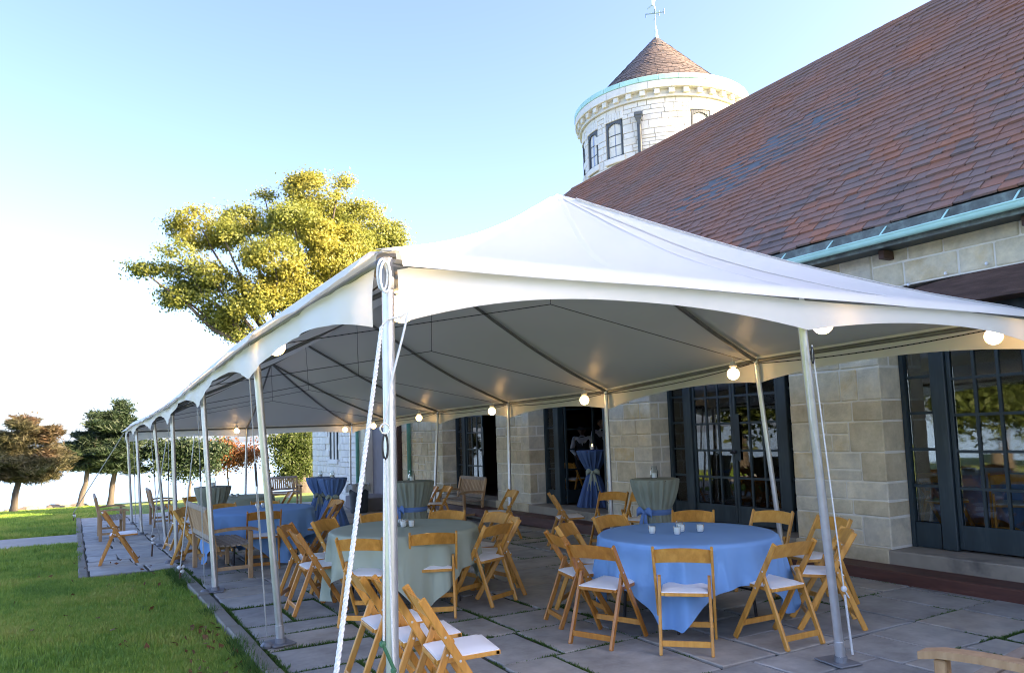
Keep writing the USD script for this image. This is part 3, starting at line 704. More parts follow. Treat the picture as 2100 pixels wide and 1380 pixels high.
while z < 12.70:
    h = rk.choice((.12, .16, .2, .24, .3)); 
    if 12.70 - (z + h) < .1: h = 12.70 - z
    a = toc - math.radians(112)
    while a < toc + math.radians(112):
        w = rk.uniform(.28, .75) / RW; a1 = a + w
        bad = False
        for (dg, ww) in WIN:
            c = wang(dg); hw = ww / 2 / RW + .012
            if a1 > c - hw and a < c + hw and z + h > ZW0 - .02 and z < ZW1 + .02: bad = (c, hw)
        if bad:
            c, hw = bad
            if c - hw - a > .03: tst.append(arcblock(RW - .08, RW + rk.uniform(-.008, .012), a, c - hw, z, z + h))
            if a1 - (c + hw) > .03: tst.append(arcblock(RW - .08, RW + rk.uniform(-.008, .012), c + hw, a1, z, z + h))
        elif h > .22 and rk.random() < .4:
            tst.append(arcblock(RW - .08, RW + rk.uniform(-.008, .012), a, a1, z, z + h / 2)); tst.append(arcblock(RW - .08, RW + rk.uniform(-.008, .012), a, a1, z + h / 2, z + h))
        else: tst.append(arcblock(RW - .08, RW + rk.uniform(-.008, .012), a, a1, z, z + h))
        a = a1
    z += h
toC = np.array([math.cos(toc), math.sin(toc), 0])
tst.sort(key=lambda m: -(m[0].mean(0) @ toC) - .35 * m[0][:, 2].mean())
for m in tst[:300]: part(TW, 'stone', m, 'pale_stone')
if len(tst) > 300: part(TW, 'remaining_stones', join(*tst[300:]), 'pale_stone', kind='stuff')
def polar(a, r, z): return (r * math.cos(a), r * math.sin(a), z)
for (dg, ww) in WIN:
    c = wang(dg); hw = ww / 2 / RW; fr = []
    def sub(a0, a1, z0, z1, r0, r1): return arcblock(r0, r1, a0, a1, z0, z1, 2, 0, .004)
    fw = .055 / RW
    fr += [sub(c - hw, c - hw + fw, ZW0, ZW1, RW - .10, RW - .012), sub(c + hw - fw, c + hw, ZW0, ZW1, RW - .10, RW - .012), sub(c - hw + fw, c + hw - fw, ZW0, ZW0 + .05, RW - .10, RW - .016)]
    # segmental head: filled stepping curve
    for k in range(8):
        t0, t1 = -1 + k / 4, -1 + (k + 1) / 4; tm = max(abs(t0), abs(t1)); zz = ZW1 - .05 - .13 * tm ** 2
        fr.append(sub(c + t0 * hw, c + t1 * hw, zz, ZW1 + .02, RW - .10, RW - .014))
    wp = part(TW, 'window', join(*fr), 'dark_metal')
    n = 3; zs = np.linspace(ZW0 + .05, ZW1 - .08, n + 1)
    for k in range(n):
        part(wp, 'pane', arcblock(RW - .075, RW - .06, c - hw + fw, c + hw - fw, zs[k] + .012, zs[k + 1] - (.012 if k < n - 1 else -.06), 2, 0, .002), 'tower_glass')
        if k: part(wp, 'glazing_bar', sub(c - hw + fw, c + hw - fw, zs[k] - .014, zs[k] + .014, RW - .09, RW - .045), 'dark_metal')
    part(TW, 'window_sill', arcblock(RW - .02, RW + .05, c - hw - .035, c + hw + .035, ZW0 - .2, ZW0, 4, .003), 'pale_stone')
    k0 = 7
    for k in range(k0):  # arch stones
        t0, t1 = -1.25 + 2.5 * k / k0, -1.25 + 2.5 * (k + 1) / k0
        part(TW, 'arch_stone', arcblock(RW - .02, RW + .018, c + t0 * hw, c + t1 * hw, ZW1 + .025 - .10 * max(abs(t0), abs(t1)) ** 2 * 0, ZW1 + .30, 1, .004), 'pale_stone')
part(TW, 'string_course', ring(RW - .1, RW + .09, 12.70, 12.785, 96), 'pale_stone')
ndent = 40
for k in range(ndent):
    a = 2 * np.pi * k / ndent
    part(TW, 'dentil', arcblock(RW - .05, RW + .19, a, a + .062, 12.787, 12.96, 1, 0, .01), 'pale_stone')
part(TW, 'frieze', ring(RW - .1, RW + .045, 12.785, 12.962, 96), 'pale_stone')
nb = 26
for k in range(nb):
    part(TW, 'parapet_stone', arcblock(RW - .15, RW + .245, 2 * np.pi * k / nb, 2 * np.pi * (k + 1) / nb, 12.962, 13.22, 4, .002, .012), 'pale_stone')
nc = 30
for k in range(nc):
    part(TW, 'copper_coping', arcblock(RW - .2, RW + .265, 2 * np.pi * k / nc, 2 * np.pi * (k + 1) / nc, 13.22, 13.40, 3, .004, .012), 'copper_green')
RC, ZC0, ZC1 = 2.65, 13.55, 16.36
crf = part(TW, 'conical_roof', lathe([(RC, ZC0), (.02, ZC1)], 48), 'dark_metal', smooth=True)
ct = []
nr = 26
for i in range(nr):
    f0, f1 = i / nr, min(1, (i + 1.5) / nr); r0, r1 = RC * (1 - f0) + .025, RC * (1 - f1) + .012
    z0, z1 = ZC0 + (ZC1 - ZC0) * f0, ZC0 + (ZC1 - ZC0) * f1
    nt = max(8, int(2 * np.pi * r0 / .19)); off = rk.uniform(0, 1)
    for k in range(nt):
        a0, a1 = 2 * np.pi * (k + off) / nt + .003, 2 * np.pi * (k + 1 + off) / nt - .003; dr = rk.uniform(0, .014); dz = rk.uniform(-.012, .012)
        V = np.array([polar(a0, r0 + dr, z0 + dz), polar(a1, r0 + dr, z0 + dz), polar(a1, r1, z1), polar(a0, r1, z1), polar(a0, r0 - .02, z0 + dz), polar(a1, r0 - .02, z0 + dz)])
        ct.append((V, np.array([[0, 1, 2], [0, 2, 3], [4, 5, 1], [4, 1, 0]])))
ct.sort(key=lambda m: -(m[0].mean(0) @ toC))
for m in ct[:300]: part(crf, 'roof_tile', m, 'tower_tile')
part(crf, 'remaining_roof_tiles', join(*ct[300:]), 'tower_tile', kind='stuff')
part(TW, 'finial', lathe([(.21, 16.0), (.17, 16.14), (.09, 16.32), (.055, 16.5), (.05, 16.62), (.02, 16.70), (0, 16.71)], 14), 'vane_light', smooth=True)
vd = np.array([-math.sin(toc), math.cos(toc), 0])      # to the right in the picture
vd = -vd if vd @ CAMR[:, 0] < 0 else vd
part(TW, 'vane_rod', tube([(0, 0, 16.65), (0, 0, 18.1)], .018, 6), 'vane_light')
part(TW, 'compass_arm', tube([-.33 * vd + (0, 0, 17.28), .33 * vd + (0, 0, 17.28)], .022, 6), 'vane_copper')
tv = np.cross(vd, [0, 0, 1.])
part(TW, 'compass_arm', tube([-.33 * tv + (0, 0, 17.26), .33 * tv + (0, 0, 17.26)], .02, 6), 'vane_copper')
def glyph(strokes, org, u, w, name):
    ms = [bar(org + u * a + np.array([0, 0, b]), org + u * c + np.array([0, 0, d]), .04, .02, None, .002) for (a, b, c, d) in strokes]
    part(TW, name, join(*ms), 'vane_copper')
glyph([(-.06, -.1, -.06, .1), (-.06, .1, .06, -.1), (.06, -.1, .06, .1)], .33 * -tv + np.array([0, 0, 17.42]) + .1 * vd, vd, .03, 'letter')
glyph([(0, -.11, 0, .11)], .34 * vd + np.array([0, 0, 17.29]), vd, .03, 'letter')
glyph([(0, -.09, 0, .06)], -.34 * vd + np.array([0, 0, 17.24]), vd, .03, 'letter')
glyph([(-.05, -.05, .02, .05)], -.03 * vd + np.array([0, 0, 17.03]), vd, .03, 'letter')
# fish-shaped vane body, tilted
def vp(a, b): return vd * a + np.array([0, 0, 17.55 + b])
body = np.array([vp(-.10, .05), vp(-.02, .0), vp(.02, .22), vp(.16, .5), vp(.22, .62), vp(.10, .62), vp(-.02, .42), vp(-.10, .22)])
n = len(body); tk = tv * .03
V = np.vstack([body + tk, body - tk]); F = [(0, k, k + 1) for k in range(1, n - 1)] + [(n, n + k + 1, n + k) for k in range(1, n - 1)]
for k in range(n): F += [(k, (k + 1) % n, n + (k + 1) % n), (k, n + (k + 1) % n, n + k)]
part(TW, 'vane_figure', (V, np.array(F)), 'vane_light')
part(TW, 'vane_pointer', bar(vp(-.10, .06), vp(-.27, -.07), .05, .03, None, .004), 'vane_copper')
part(TW, 'vane_wing', bar(vp(.0, .2), vp(.26, .62), .05, .05, None, .004), 'vane_copper')
pa = wang(-13.5)
hp = part(TW, 'rain_pipe', tube([polar(pa, RW + .09, 8.5), polar(pa, RW + .09, 12.0)], .075, 10), 'dark_metal', smooth=True)
part(hp, 'hopper', join(*[(lambda m: moved(m, polar(pa, RW + .11, 0)))(lathe([(.075, 11.85), (.10, 11.98), (.155, 12.06), (.16, 12.13), (.20, 12.15), (.20, 12.24), (0, 12.24)], 4))]), 'dark_metal')

# ------------------------------------------------------------------ tent
TENT = thing('frame_tent', 'long white frame tent with scalloped valance and aluminium poles', 'tent', (4.28, 13, 0))
YG = np.array([3.48, 6.6, 9.68, 12.82, 16.12, 19.3, 22.6])
XLg = np.array([1.29, 1.28, 1.28, 1.27, 1.28, 1.18, 1.18]); ZLg = np.array([2.60, 2.57, 2.45, 2.31, 2.265, 2.205, 2.105])
XRg = np.full(7, 7.3); ZRg = np.array([2.605, 2.538, 2.35, 2.321, 2.288, 2.22, 2.156])
def EL(y): return np.array([np.interp(y, YG, XLg), y, np.interp(y, YG, ZLg)])
def ER(y): return np.array([np.interp(y, YG, XRg), y, np.interp(y, YG, ZRg)])
PK1, PK2 = np.array([4.28, 6.38, 4.125]), np.array([4.28, 19.6, 3.70])
def RG(y):
    t = (np.clip(y, 6.6, 19.3) - 6.6) / 12.7
    p = PK1 + (PK2 - PK1) * t
    for k in range(1, 5):
        pass
    return p + np.array([0, 0, -.05 * abs(math.sin(math.pi * (np.clip(y, 6.6, 19.3) - 6.6) / 3.175))])
def fan_wr(p, s):
    return (meshkit.fbm(np.asarray(p) * np.array([1.8, 1.1, 1.2]) + s, 3) - .5) * .036
def side(E, sgn):
    ysn = np.unique(np.concatenate([np.linspace(YG[k], YG[k + 1], 17) for k in range(6)]))
    ts = np.linspace(0, 1, 22); P = []
    for y in ysn:
        e, r = E(y), RG(y); fr = np.interp(y, YG, np.arange(7)) % 1
        row = []
        for t in ts:
            p = e + (r - e) * t
            sag = -.16 * math.sin(math.pi * t) ** 1 * (.55 + .45 * math.sin(math.pi * fr)) - .10 * t * (1 - t) ** 2 * 2
            p = p + np.array([0, 0, sag * (1 if 6.6 < y < 19.3 else .9) + (fan_wr(p, 3 + sgn) if 0 < t < 1 else 0)])
            row.append(p)
        P.append(row)
    return np.array(P)
Pl, Pr = side(EL, 0), side(ER, 1)
def endface(A, B, pk, n, s):
    P = []
    for u in np.linspace(0, 1, n):
        e = A + (B - A) * u; row = []
        for t in np.linspace(0, 1, 22):
            p = e + (pk - e) * t
            fr = (u * 2) % 1
            sag = -.16 * math.sin(math.pi * t) * (.55 + .45 * abs(math.sin(math.pi * fr))) * (.9 if 0 < u < 1 else .98 / .9 * .9 ) - .10 * t * (1 - t) ** 2 * 2
            if u in (0.0, 1.0): sag = -.16 * math.sin(math.pi * t) * .55 * .9 - .10 * t * (1 - t) ** 2 * 2 * .9
            p = p + np.array([0, 0, sag + (fan_wr(p, s) if 0 < t < 1 and 0 < u < 1 else (fan_wr(p, 3 + (0 if u == 0 else 1)) if 0 < t < 1 else 0))])
            row.append(p)
        P.append(row)
    return np.array(P)
P1 = endface(EL(YG[0]), ER(YG[0]), PK1, 41, 9); P2 = endface(EL(YG[6]), ER(YG[6]), RG(22.6), 41, 12)
P1[0] = Pl[0]; P1[-1] = Pr[0]; P2[0] = Pl[-1]; P2[-1] = Pr[-1]
up = np.array([0, 0, .035])
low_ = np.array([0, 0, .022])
part(TENT, 'canopy_lining', join(grid(Pl + low_), grid(Pr + low_), grid(P1 + low_), grid(P2 + low_)), 'vinyl_shaded_grey', smooth=True, world=True)  # added inner sheet, its grey colour darkens the canopy underside like shade
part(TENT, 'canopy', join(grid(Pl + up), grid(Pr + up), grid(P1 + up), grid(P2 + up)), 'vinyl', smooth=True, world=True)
def seam(rows):
    q = np.asarray(rows); d = np.gradient(q, axis=0); d /= np.linalg.norm(d, axis=1, keepdims=True); sd = np.cross(d, [0, 0, 1.0]); sd /= np.linalg.norm(sd, axis=1, keepdims=True) + 1e-9
    u_ = np.array([0, 0, .0405]); part(TENT, 'canopy_seam', grid(np.stack([q + u_ - sd * .035 - (0, 0, .004), q + u_ - sd * .03, q + u_ + sd * .03, q + u_ + sd * .035 - (0, 0, .004)], 1)), 'vinyl', smooth=True, world=True)
for j in (0, 10, 20, 30, 40): seam(P1[j][:-1])
for k in range(1, 6):
    j = int(np.argmin(abs(np.unique(np.concatenate([np.linspace(YG[i], YG[i + 1], 17) for i in range(6)])) - YG[k]))); seam(Pl[j][:-1]); seam(Pr[j][:-1])
def valance(E0, spans, out, drops, mids, seed):
    """E0: function u->(x,y,z) over spans; out: outward unit vector"""
    rv = np.random.default_rng(seed)
    P, Fl = [], []
    for k in range(len(spans) - 1):
        n = 34
        for i in range(n + (k == len(spans) - 2)):
            f = i / n; u = spans[k] + (spans[k + 1] - spans[k]) * f
            e = E0(u); dr = mids[k] + (drops[k] * (1 - f) + drops[k + 1] * f - mids[k]) * abs(2 * f - 1) ** 2.2
            nx = meshkit.fbm(np.array([u * 2.1, seed * 3.3, 0]), 3) - .5
            ny = meshkit.noise(np.array([u * 7.0, seed * 5.1, 0])) - .5
            row = []
            for t in np.linspace(0, 1, 9):
                o = .0 + (.06 * nx + .03 * ny) * t + .02 * math.sin(t * 3.14) + (.03 * t * t)
                row.append(e + np.array([0, 0, .03 - (dr + .03) * t]) + out * o)
            P.append(row)
            fo = .055 + .05 * (meshkit.noise(np.array([u * 1.7, seed, 4.])) - .3); fd = .05 + .04 * (meshkit.noise(np.array([u * 2.4, seed, 8.])) - .5) + .012 * ny
            Fl.append([e + np.array([0, 0, .045]) - out * .02, e + np.array([0, 0, .038]) + out * .035, e + np.array([0, 0, .0]) + out * (.045 + fo * .5), e + np.array([0, 0, -fd]) + out * (.045 + fo)])
    return grid(np.array(P)), grid(np.array(Fl))
yv = [YG[0] + .07] + list(YG[1:])
d0 = [.34, .33, .31, .29, .28, .26, .30]
for (E0, sp, out, dr, mi, sd) in (
        (EL, yv, np.array([-1., 0, 0]), d0, [.19, .13, .10, .09, .09, .09], 1),
        (ER, list(YG), np.array([1., 0, 0]), [.30] * 7, [.19] * 6, 2),
        (lambda u: EL(YG[0]) + (ER(YG[0]) - EL(YG[0])) * u, [.012, .505, 1.0], np.array([0, -1., 0]), [.33, .25, .28], [.14, .15], 3),
        (lambda u: EL(YG[6]) + (ER(YG[6]) - EL(YG[6])) * u, [0, .5, 1.0], np.array([0, 1., 0]), [.30, .27, .27], [.2, .2], 4)):
    a_, b_ = valance(E0, sp, out, dr, mi, sd)
    part(TENT, 'valance', a_, 'vinyl', smooth=True, world=True); part(TENT, 'canopy_flap', b_, 'vinyl', smooth=True, world=True)
# poles: (top, foot)
FEET_L = [(1.33, 3.55), (1.545, 6.76), (1.455, 9.64), (1.385, 12.84), (1.55, 16.13), (1.341, 19.2), (1.351, 22.7)]
poles = []
for k in range(7):
    poles.append((EL(YG[k]) + (.03, .02 if k else .0, -.02), np.array([*FEET_L[k], float(gz(FEET_L[k][1]))])))
MID = EL(YG[0]) + (ER(YG[0]) - EL(YG[0])) * .505
poles.append((MID + (.0, .03, -.02), np.array([4.785, 3.726, 0])))
for k in range(7):
    f_ = [(7.42, 3.4), (7.5, 6.55), (7.3, 9.7), (7.2, 12.75), (7.1, 16.1), (7.2, 19.3), (7.25, 22.6)][k]
    poles.append((ER(YG[k]) + (-.03, 0, -.02), np.array([*f_, float(gz(f_[1]))])))
poles.append(((EL(22.6) + ER(22.6)) / 2 + (0, 0, -.02), np.array([4.2, 22.6, float(gz(22.6))])))
for k, (t, b) in enumerate(poles):
    d = (b - t); pp = part(TENT, 'pole', join(tube([t, t + d * .5, b + (0, 0, .02)], .031, 14), tube([b + (0, 0, .015) - d * .06, b + (0, 0, .02)], .036, 14)), 'aluminium', smooth=30, world=True)
    part(pp, 'base_plate', moved(join(cbox((0, .03, .012), (.20, .26, .012), .004), tube([(.0, .0, .01), (0, 0, .06)], .045, 12)), b, rs.uniform(-.4, .4)), 'base_steel', world=True)
    if k < 8: part(pp, 'collar', tube([t + d * .02, t + d * .055], .037, 12), 'dull_aluminium', smooth=30, world=True)
def rafter(P, name='rafter'):
    q = np.asarray(P) + np.array([0, 0, -.035]); part(TENT, name, tube(q, .024, 8), 'dull_aluminium', smooth=True, world=True)
ysn = np.unique(np.concatenate([np.linspace(YG[k], YG[k + 1], 17) for k in range(6)]))
for k in range(1, 6):
    j = int(np.argmin(abs(ysn - YG[k])))
    rafter(Pl[j]); rafter(Pr[j])
rafter(Pl[0], 'hip_rafter'); rafter(Pr[0], 'hip_rafter'); rafter(Pl[-1], 'hip_rafter'); rafter(Pr[-1], 'hip_rafter')
rafter(P1[20]); rafter(P2[20])
rafter([RG(y) for y in np.linspace(6.6, 19.3, 40)], 'ridge_tube')
for E0 in (EL, ER):
    for k in range(6): part(TENT, 'eave_tube', tube([E0(YG[k]) + (0, .03, -.03), E0(YG[k + 1]) + (0, -.03, -.03)], .024, 8), 'dull_aluminium', smooth=True, world=True)
for y in (YG[0], YG[6]):
    m = (EL(y) + ER(y)) / 2
    for a, b in ((EL(y), m), (m, ER(y))): part(TENT, 'eave_tube', tube([a + (.03, 0, -.03), b + (-.03, 0, -.03)], .024, 8), 'dull_aluminium', smooth=True, world=True)
for k in range(1, 6):                                      # tension cables and hanging drops
    a, b = EL(YG[k]) + (.05, 0, -.06), ER(YG[k]) + (-.05, 0, -.06); m = (a + b) / 2 + (0, 0, .55)
    part(TENT, 'cable', tube([a, m, b], .0045, 5), 'black_iron', world=True)
    part(TENT, 'cable', tube([m, RG(YG[k]) + (0, 0, -.06)], .004, 5), 'black_iron', world=True)
for E0, dx in ((ER, -.09), (EL, .09)):
    for k in range(6):
        a, b = E0(YG[k]) + (dx, .05, -.07), E0(YG[k + 1]) + (dx, -.05, -.07); t = np.linspace(0, 1, 12)[:, None]
        part(TENT, 'lamp_cable', tube(a + (b - a) * t + np.array([0, 0, -.05]) * (4 * t * (1 - t)), .006, 5), 'black_iron', smooth=True, world=True)
# corner fittings and lashing at the near corner
cA = EL(YG[0]) + (.02, .0, 0)
part(TENT, 'corner_bracket', join(tube([cA + (0, 0, -.01), cA + (0.0, 0, -.16)], .040, 10), tube([cA + (0, 0, -.05), cA + (.02, .16, -.05)], .03, 8), tube([cA + (0, 0, -.05), cA + (.16, .02, -.05)], .03, 8)), 'base_steel', smooth=30, world=True)
th = np.linspace(0, 2 * np.pi, 40)
loop = np.stack([cA[0] - .035 + .026 * np.cos(th), np.full(40, cA[1] - .045), cA[2] - .10 + .075 * np.sin(th)], 1)
part(TENT, 'lashing', join(tube(loop, .006, 6), tube(loop + (.010, -.012, -.012), .006, 6), tube([cA + (-.05, -.05, -.36), cA + (-.02, -.06, -.32), cA + (.05, -.05, -.30), cA + (.10, -.02, -.27)], .006, 6), tube([cA + (.10, -.03, -.27), cA + (.06, -.05, -.4), cA + (.0, -.04, -.62), cA + (-.035, -.03, -.82)], .006, 6)), 'rope', smooth=True, world=True)

# ropes and stakes
def twisted(p0, p1, r, sag=0.0, n=60, name='guy_rope', mat='rope', label='', extra=None, loc=None, group='guy ropes of the tent'):
    p0, p1 = np.asarray(p0, float), np.asarray(p1, float)
    g = thing(name, label, 'rope', (p1[0], p1[1], 0), group=group)
    t = np.linspace(0, 1, n)[:, None]; c = p0 + (p1 - p0) * t + np.array([0, 0, -1]) * (4 * sag * t * (1 - t))
    a, b, d = frame_of(p1 - p0); turns = np.linalg.norm(p1 - p0) / (r * 7)
    if r > .008:
        ms = []
        tt = np.linspace(0, 1, int(turns * 8)); cc = p0 + (p1 - p0) * tt[:, None]
        for ph in (0, 2.09, 4.19): ms.append(tube(cc + r * .5 * (np.cos(tt * turns * 6.28 + ph)[:, None] * a + np.sin(tt * turns * 6.28 + ph)[:, None] * b), r * .58, 6))
        part(g, 'rope_strands', join(*ms), mat, smooth=True, world=True)
    else: part(g, 'rope_strands', tube(c, r, 6), mat, smooth=True, world=True)
    return g
def stake(g, p, h=.22):
    p = np.asarray(p, float)
    part(g, 'stake', join(tube([p + (0, 0, -.1), p + (.02, -.02, h)], .013, 8), tube([p + (.018, -.02, h - .02), p + (.02, -.02, h + .012)], .026, 8)), 'rust_iron', world=True)
    kn = [sphere(p + (.02 + rs.uniform(-.03, .03), -.02 + rs.uniform(-.03, .03), h - .05 + rs.uniform(-.06, .04)), rs.uniform(.018, .03), 6) for _ in range(5)]
    part(g, 'knot', join(*kn), 'rope', smooth=True, world=True)
g1 = twisted(cA + (-.05, -.06, -.36), (.70, 2.55, .55), .0100, label='thick white twisted rope slanting down from the near tent corner')
p_ = np.array([.70, 2.55, .55]) + (np.array([.70, 2.55, .55]) - (cA + (-.05, -.06, -.36))) * .42
part(g1, 'lower_strands', tube([(.70, 2.55, .55), p_], .0105, 8), 'rope', smooth=True, world=True)
stake(g1, (p_[0], p_[1], max(p_[2] - .2, -.04)))
# thin tie-down with ring and clip beside the near pole
g2 = thing('tie_down', 'thin double cord with ring and clip hanging beside the near pole', 'rope', (1.3, 3.45, 0))
rp = cA + (-.035, -.04, -.84)
part(g2, 'ring', tube(np.stack([rp[0] + .022 * np.cos(th), np.full(40, rp[1]), rp[2] + .024 * np.sin(th)], 1), .004, 6), 'screw_steel', smooth=True, world=True)
part(g2, 'clip', tube(np.stack([rp[0] + .013 * np.cos(th), np.full(40, rp[1]), rp[2] - .085 + .058 * np.sin(th)], 1), .0055, 6), 'black_iron', smooth=True, world=True)
low = np.array([1.305, 3.46, .66])
part(g2, 'cord', join(tube([rp + (-.006, 0, -.14), low + (-.05, -.01, .10)], .0052, 6), tube([rp + (.006, 0, -.14), low], .0052, 6), tube([low, (1.30, 3.47, .05)], .0052, 6)), 'rope', smooth=True, world=True)
part(g2, 'tensioner', join(bar(low + (-.05, -.01, .10), low + (0, 0, -.01), .02, .012), sphere(low + (-.055, -.01, .11), .017, 6), sphere(low + (0, 0, -.02), .015, 6)), 'green_strap', world=True)
names = ['second', 'third', 'fourth', 'fifth', 'sixth']
for k in range(1, 6):
    t, b = poles[k]
    g = thing('tie_down', f'thin white cord running down beside the {names[k - 1]} pole of the lawn side', 'rope', (b[0], b[1], 0))
    o = np.array([-.07, -.02, 0]); u = t + (-.05, -.03, -.30); w = b + (-.12, -.02, .10)
    part(g, 'cord', join(tube([u, u + (w - u) * .35], .005, 5), tube([u + (w - u) * .4 + (.006, 0, 0), w], .004, 5), tube([u + (w - u) * .4 - (.006, 0, 0), w], .004, 5)), 'strap', world=True)
    part(g, 'ratchet', bar(u + (w - u) * .33, u + (w - u) * .42, .024, .016), 'black_iron', world=True)
    part(g, 'weight_foot', moved(lathe([(.05, 0), (.055, .02), (.03, .045), (0, .05)], 10), w + (0, 0, -.10)), 'base_steel', world=True)
g = thing('tie_down', 'thin cord with clip tied along the front middle pole', 'rope', (4.78, 3.7, 0))
t, b = poles[7]; u = t + (.04, -.05, -.33); w = b + (.09, -.03, .06)
part(g, 'cord', join(tube([u, u + (w - u) * .78], .0055, 5), tube([u + (w - u) * .8, w], .009, 5), tube([t + (-.04, -.05, -.3), t + (-.03, -.06, -.85), b + (t - b) * .55 + (-.03, -.05, 0)], .003, 5)), 'rope', world=True)
part(g, 'clip', tube(np.stack([u[0] + .013 * np.cos(th), np.full(40, u[1]), u[2] - .07 + .055 * np.sin(th)], 1), .005, 6), 'black_iron', smooth=True, world=True)
part(g, 'knot', join(sphere(u + (w - u) * .78, .022, 6), bar(u + (w - u) * .78, u + (w - u) * .78 + (.05, 0, -.07), .01, .01)), 'rope', smooth=True, world=True)
gA = twisted(EL(9.68) + (-.04, .1, -.62), (1.21, 10.86, .12), .007, label='guy rope pegged into the grass beside the near bench', n=10); stake(gA, (1.20, 10.88, -.06))
gB = twisted(EL(12.82) + (-.04, .1, -.55), (1.14, 14.2, .2), .007, label='guy rope knotted to a tall peg on the wide terrace part', n=10); stake(gB, (1.14, 14.2, -.13), .34)
gC = twisted(EL(22.6) + (-.05, 0, -.05), (.0, 26.1, -.2), .012, label='long strap from the farthest tent corner to a lawn stake', n=10, mat='strap'); stake(gC, (0, 26.1, -.42), .2)

# globe lamps
def globe(p, label, hang):
    g = thing('globe_lamp', label, 'lamp', tuple(p), group='globe lamps under the tent eaves')
    part(g, 'globe', sphere((0, 0, 0), .074, 14), 'lamp_glow', smooth=True)
    part(g, 'socket', join(lathe([(.0, .085), (.045, .085), (.05, .10), (.03, .125), (.03, .15), (0, .15)], 14), tube([(0, 0, .14), (hang[0], hang[1], hang[2])], .006, 5)), 'cushion')
for p, l in (((6.98, 6.70, 2.352), 'lit globe lamp beside the second rear pole, above the near blue table'), ((6.98, 9.86, 2.20), 'lit globe lamp beside the third rear pole, over the open doorway'),
             ((6.98, 12.95, 2.15), 'lit globe lamp by the fourth rear pole left of the half open door'), ((6.98, 16.55, 2.145), 'lit globe lamp by the fifth rear pole near the green drainpipe'),
             ((7.0, 19.75, 2.03), 'lit globe lamp at the rear behind the near pole rope'), ((7.0, 22.25, 1.985), 'lit globe lamp in the far corner of the tent by the annex'), ((3.92, 22.3, 2.03), 'lit globe lamp at the far end over the distant tables'),
             ((4.75, 3.66, 2.44), 'lit globe lamp peeking out by the front middle pole'), ((7.02, 3.66, 2.43), 'lit globe lamp in the right front corner of the tent'), ((1.46, 3.66, 2.38), 'lit globe lamp half hidden behind the near corner pole valance'),
             ((1.42, 6.32, 2.485), 'lit globe lamp under the long lawn-side valance')):
    globe(p, l, (0, 0, .2))

# ------------------------------------------------------------------ furniture
def make_chair(label, loc, rz, group, wood):
    t = thing('folding_chair', label, 'chair', loc, rz, group)
    sid = (1, 0, 0)
    # sitter looks along +y
    for s in (-1, 1):
        part(t, 'long_leg', bar((s * .222, -.250, .800), (s * .222, .235, .0), .022, .048, sid, .006), wood)
    for s in (-1, 1):
        x = s * .192
        m = bar((x, -.075, .545), (x, -.290, .0), .024, .044, sid, .006)
        cap = tube([(x - .012, -.077, .542), (x + .012, -.077, .542)], .0225, 12)
        part(t, 'short_leg', join(m, cap), wood)
    for k in range(1):
        xs_ = np.linspace(-.212, .212, 9); P = []
        for (dn, dz0) in ((0, 0), (0, 1), (1, 1), (1, 0), (0, 0)):
            row = []
            for x in xs_:
                c = 1 - (x / .212) ** 2; top = .782 + .020 * c; bot = .672 + .012 * c; z = top if dz0 else bot
                yb = -.250 + (.800 - z) * .606 - .030 * c - .002
                row.append((x, yb + (.016 if dn else 0), z))
            P.append(row)
        part(t, 'backrest', grid(np.array(P)), wood, smooth=40)
    part(t, 'seat_frame', join(bar((-.165, -.155, .428), (-.165, .225, .442), .030, .026, sid), bar((.165, -.155, .428), (.165, .225, .442), .030, .026, sid), bar((-.18, .215, .442), (.18, .215, .442), .026, .03, (0, 0, 1)), bar((-.15, -.15, .428), (.15, -.15, .428), .026, .03, (0, 0, 1))), wood)
    c = []
    n = 9
    for i in range(n):
        for j in range(n):
            u, v = -1 + 2 * i / (n - 1), -1 + 2 * j / (n - 1); e = max(abs(u), abs(v)); z = .455 + .022 * (1 - e ** 6) - .003 * (1 - e ** 2) + .014 * v * .5
            c.append((u * .176, .035 + v * .188, z))
    top = np.array(c).reshape(n, n, 3); bot = top.copy(); bot[..., 2] = .442 + .007 * (bot[..., 1] - .03) / .18
    rim = [(i, 0) for i in range(n)] + [(n - 1, j) for j in range(1, n)] + [(i, n - 1) for i in range(n - 2, -1, -1)] + [(0, j) for j in range(n - 2, 0, -1)] + [(0, 0)]
    R_ = np.array([[top[i, j] for i, j in rim], [bot[i, j] for i, j in rim]])
    part(t, 'seat_cushion', join((grid(top)[0], grid(top)[1][:, ::-1]), grid(R_)), 'cushion', smooth=40)
    part(t, 'stretcher', bar((-.18, -.262, .085), (.18, -.262, .085), .045, .016, (0, 0, 1)), wood)
    part(t, 'stretcher', bar((-.212, .158, .13), (.212, .158, .13), .045, .016, (0, 0, 1)), wood)
    bolts = [tube([(s * .232, y, z), (s * .2345, y, z)], .008, 8) for s in (-1, 1) for (y, z) in ((-.115, .577), (-.03, .437))] + [tube([(s * .2045, -.1, .47), (s * .206, -.1, .47)], .007, 8) for s in (-1, 1)]
    part(t, 'bolts', join(*bolts), 'screw_steel')
    return t
CHAIR, WOODS, NCH = {}, ['honey_wood', 'pale_wood', 'honey_wood', 'amber_wood'], [0]
def chair(x, y, ang, label, group=None, z=None, tilt=None):
    """ang: compass-like math angle (radians) of the direction the sitter looks"""
    z = float(gz(y)) if z is None else z; rz = ang - math.pi / 2
    k = NCH[0] * 7 % 11 % 4; NCH[0] += 1
    if k not in CHAIR: CHAIR[k] = make_chair(label, (x, y, z), rz, group, WOODS[k]); return CHAIR[k]
    return copy(CHAIR[k], 'folding_chair', label, (x, y, z), rz, group, tilt)
def to(x, y, p): return math.atan2(p[1] - y, p[0] - x)

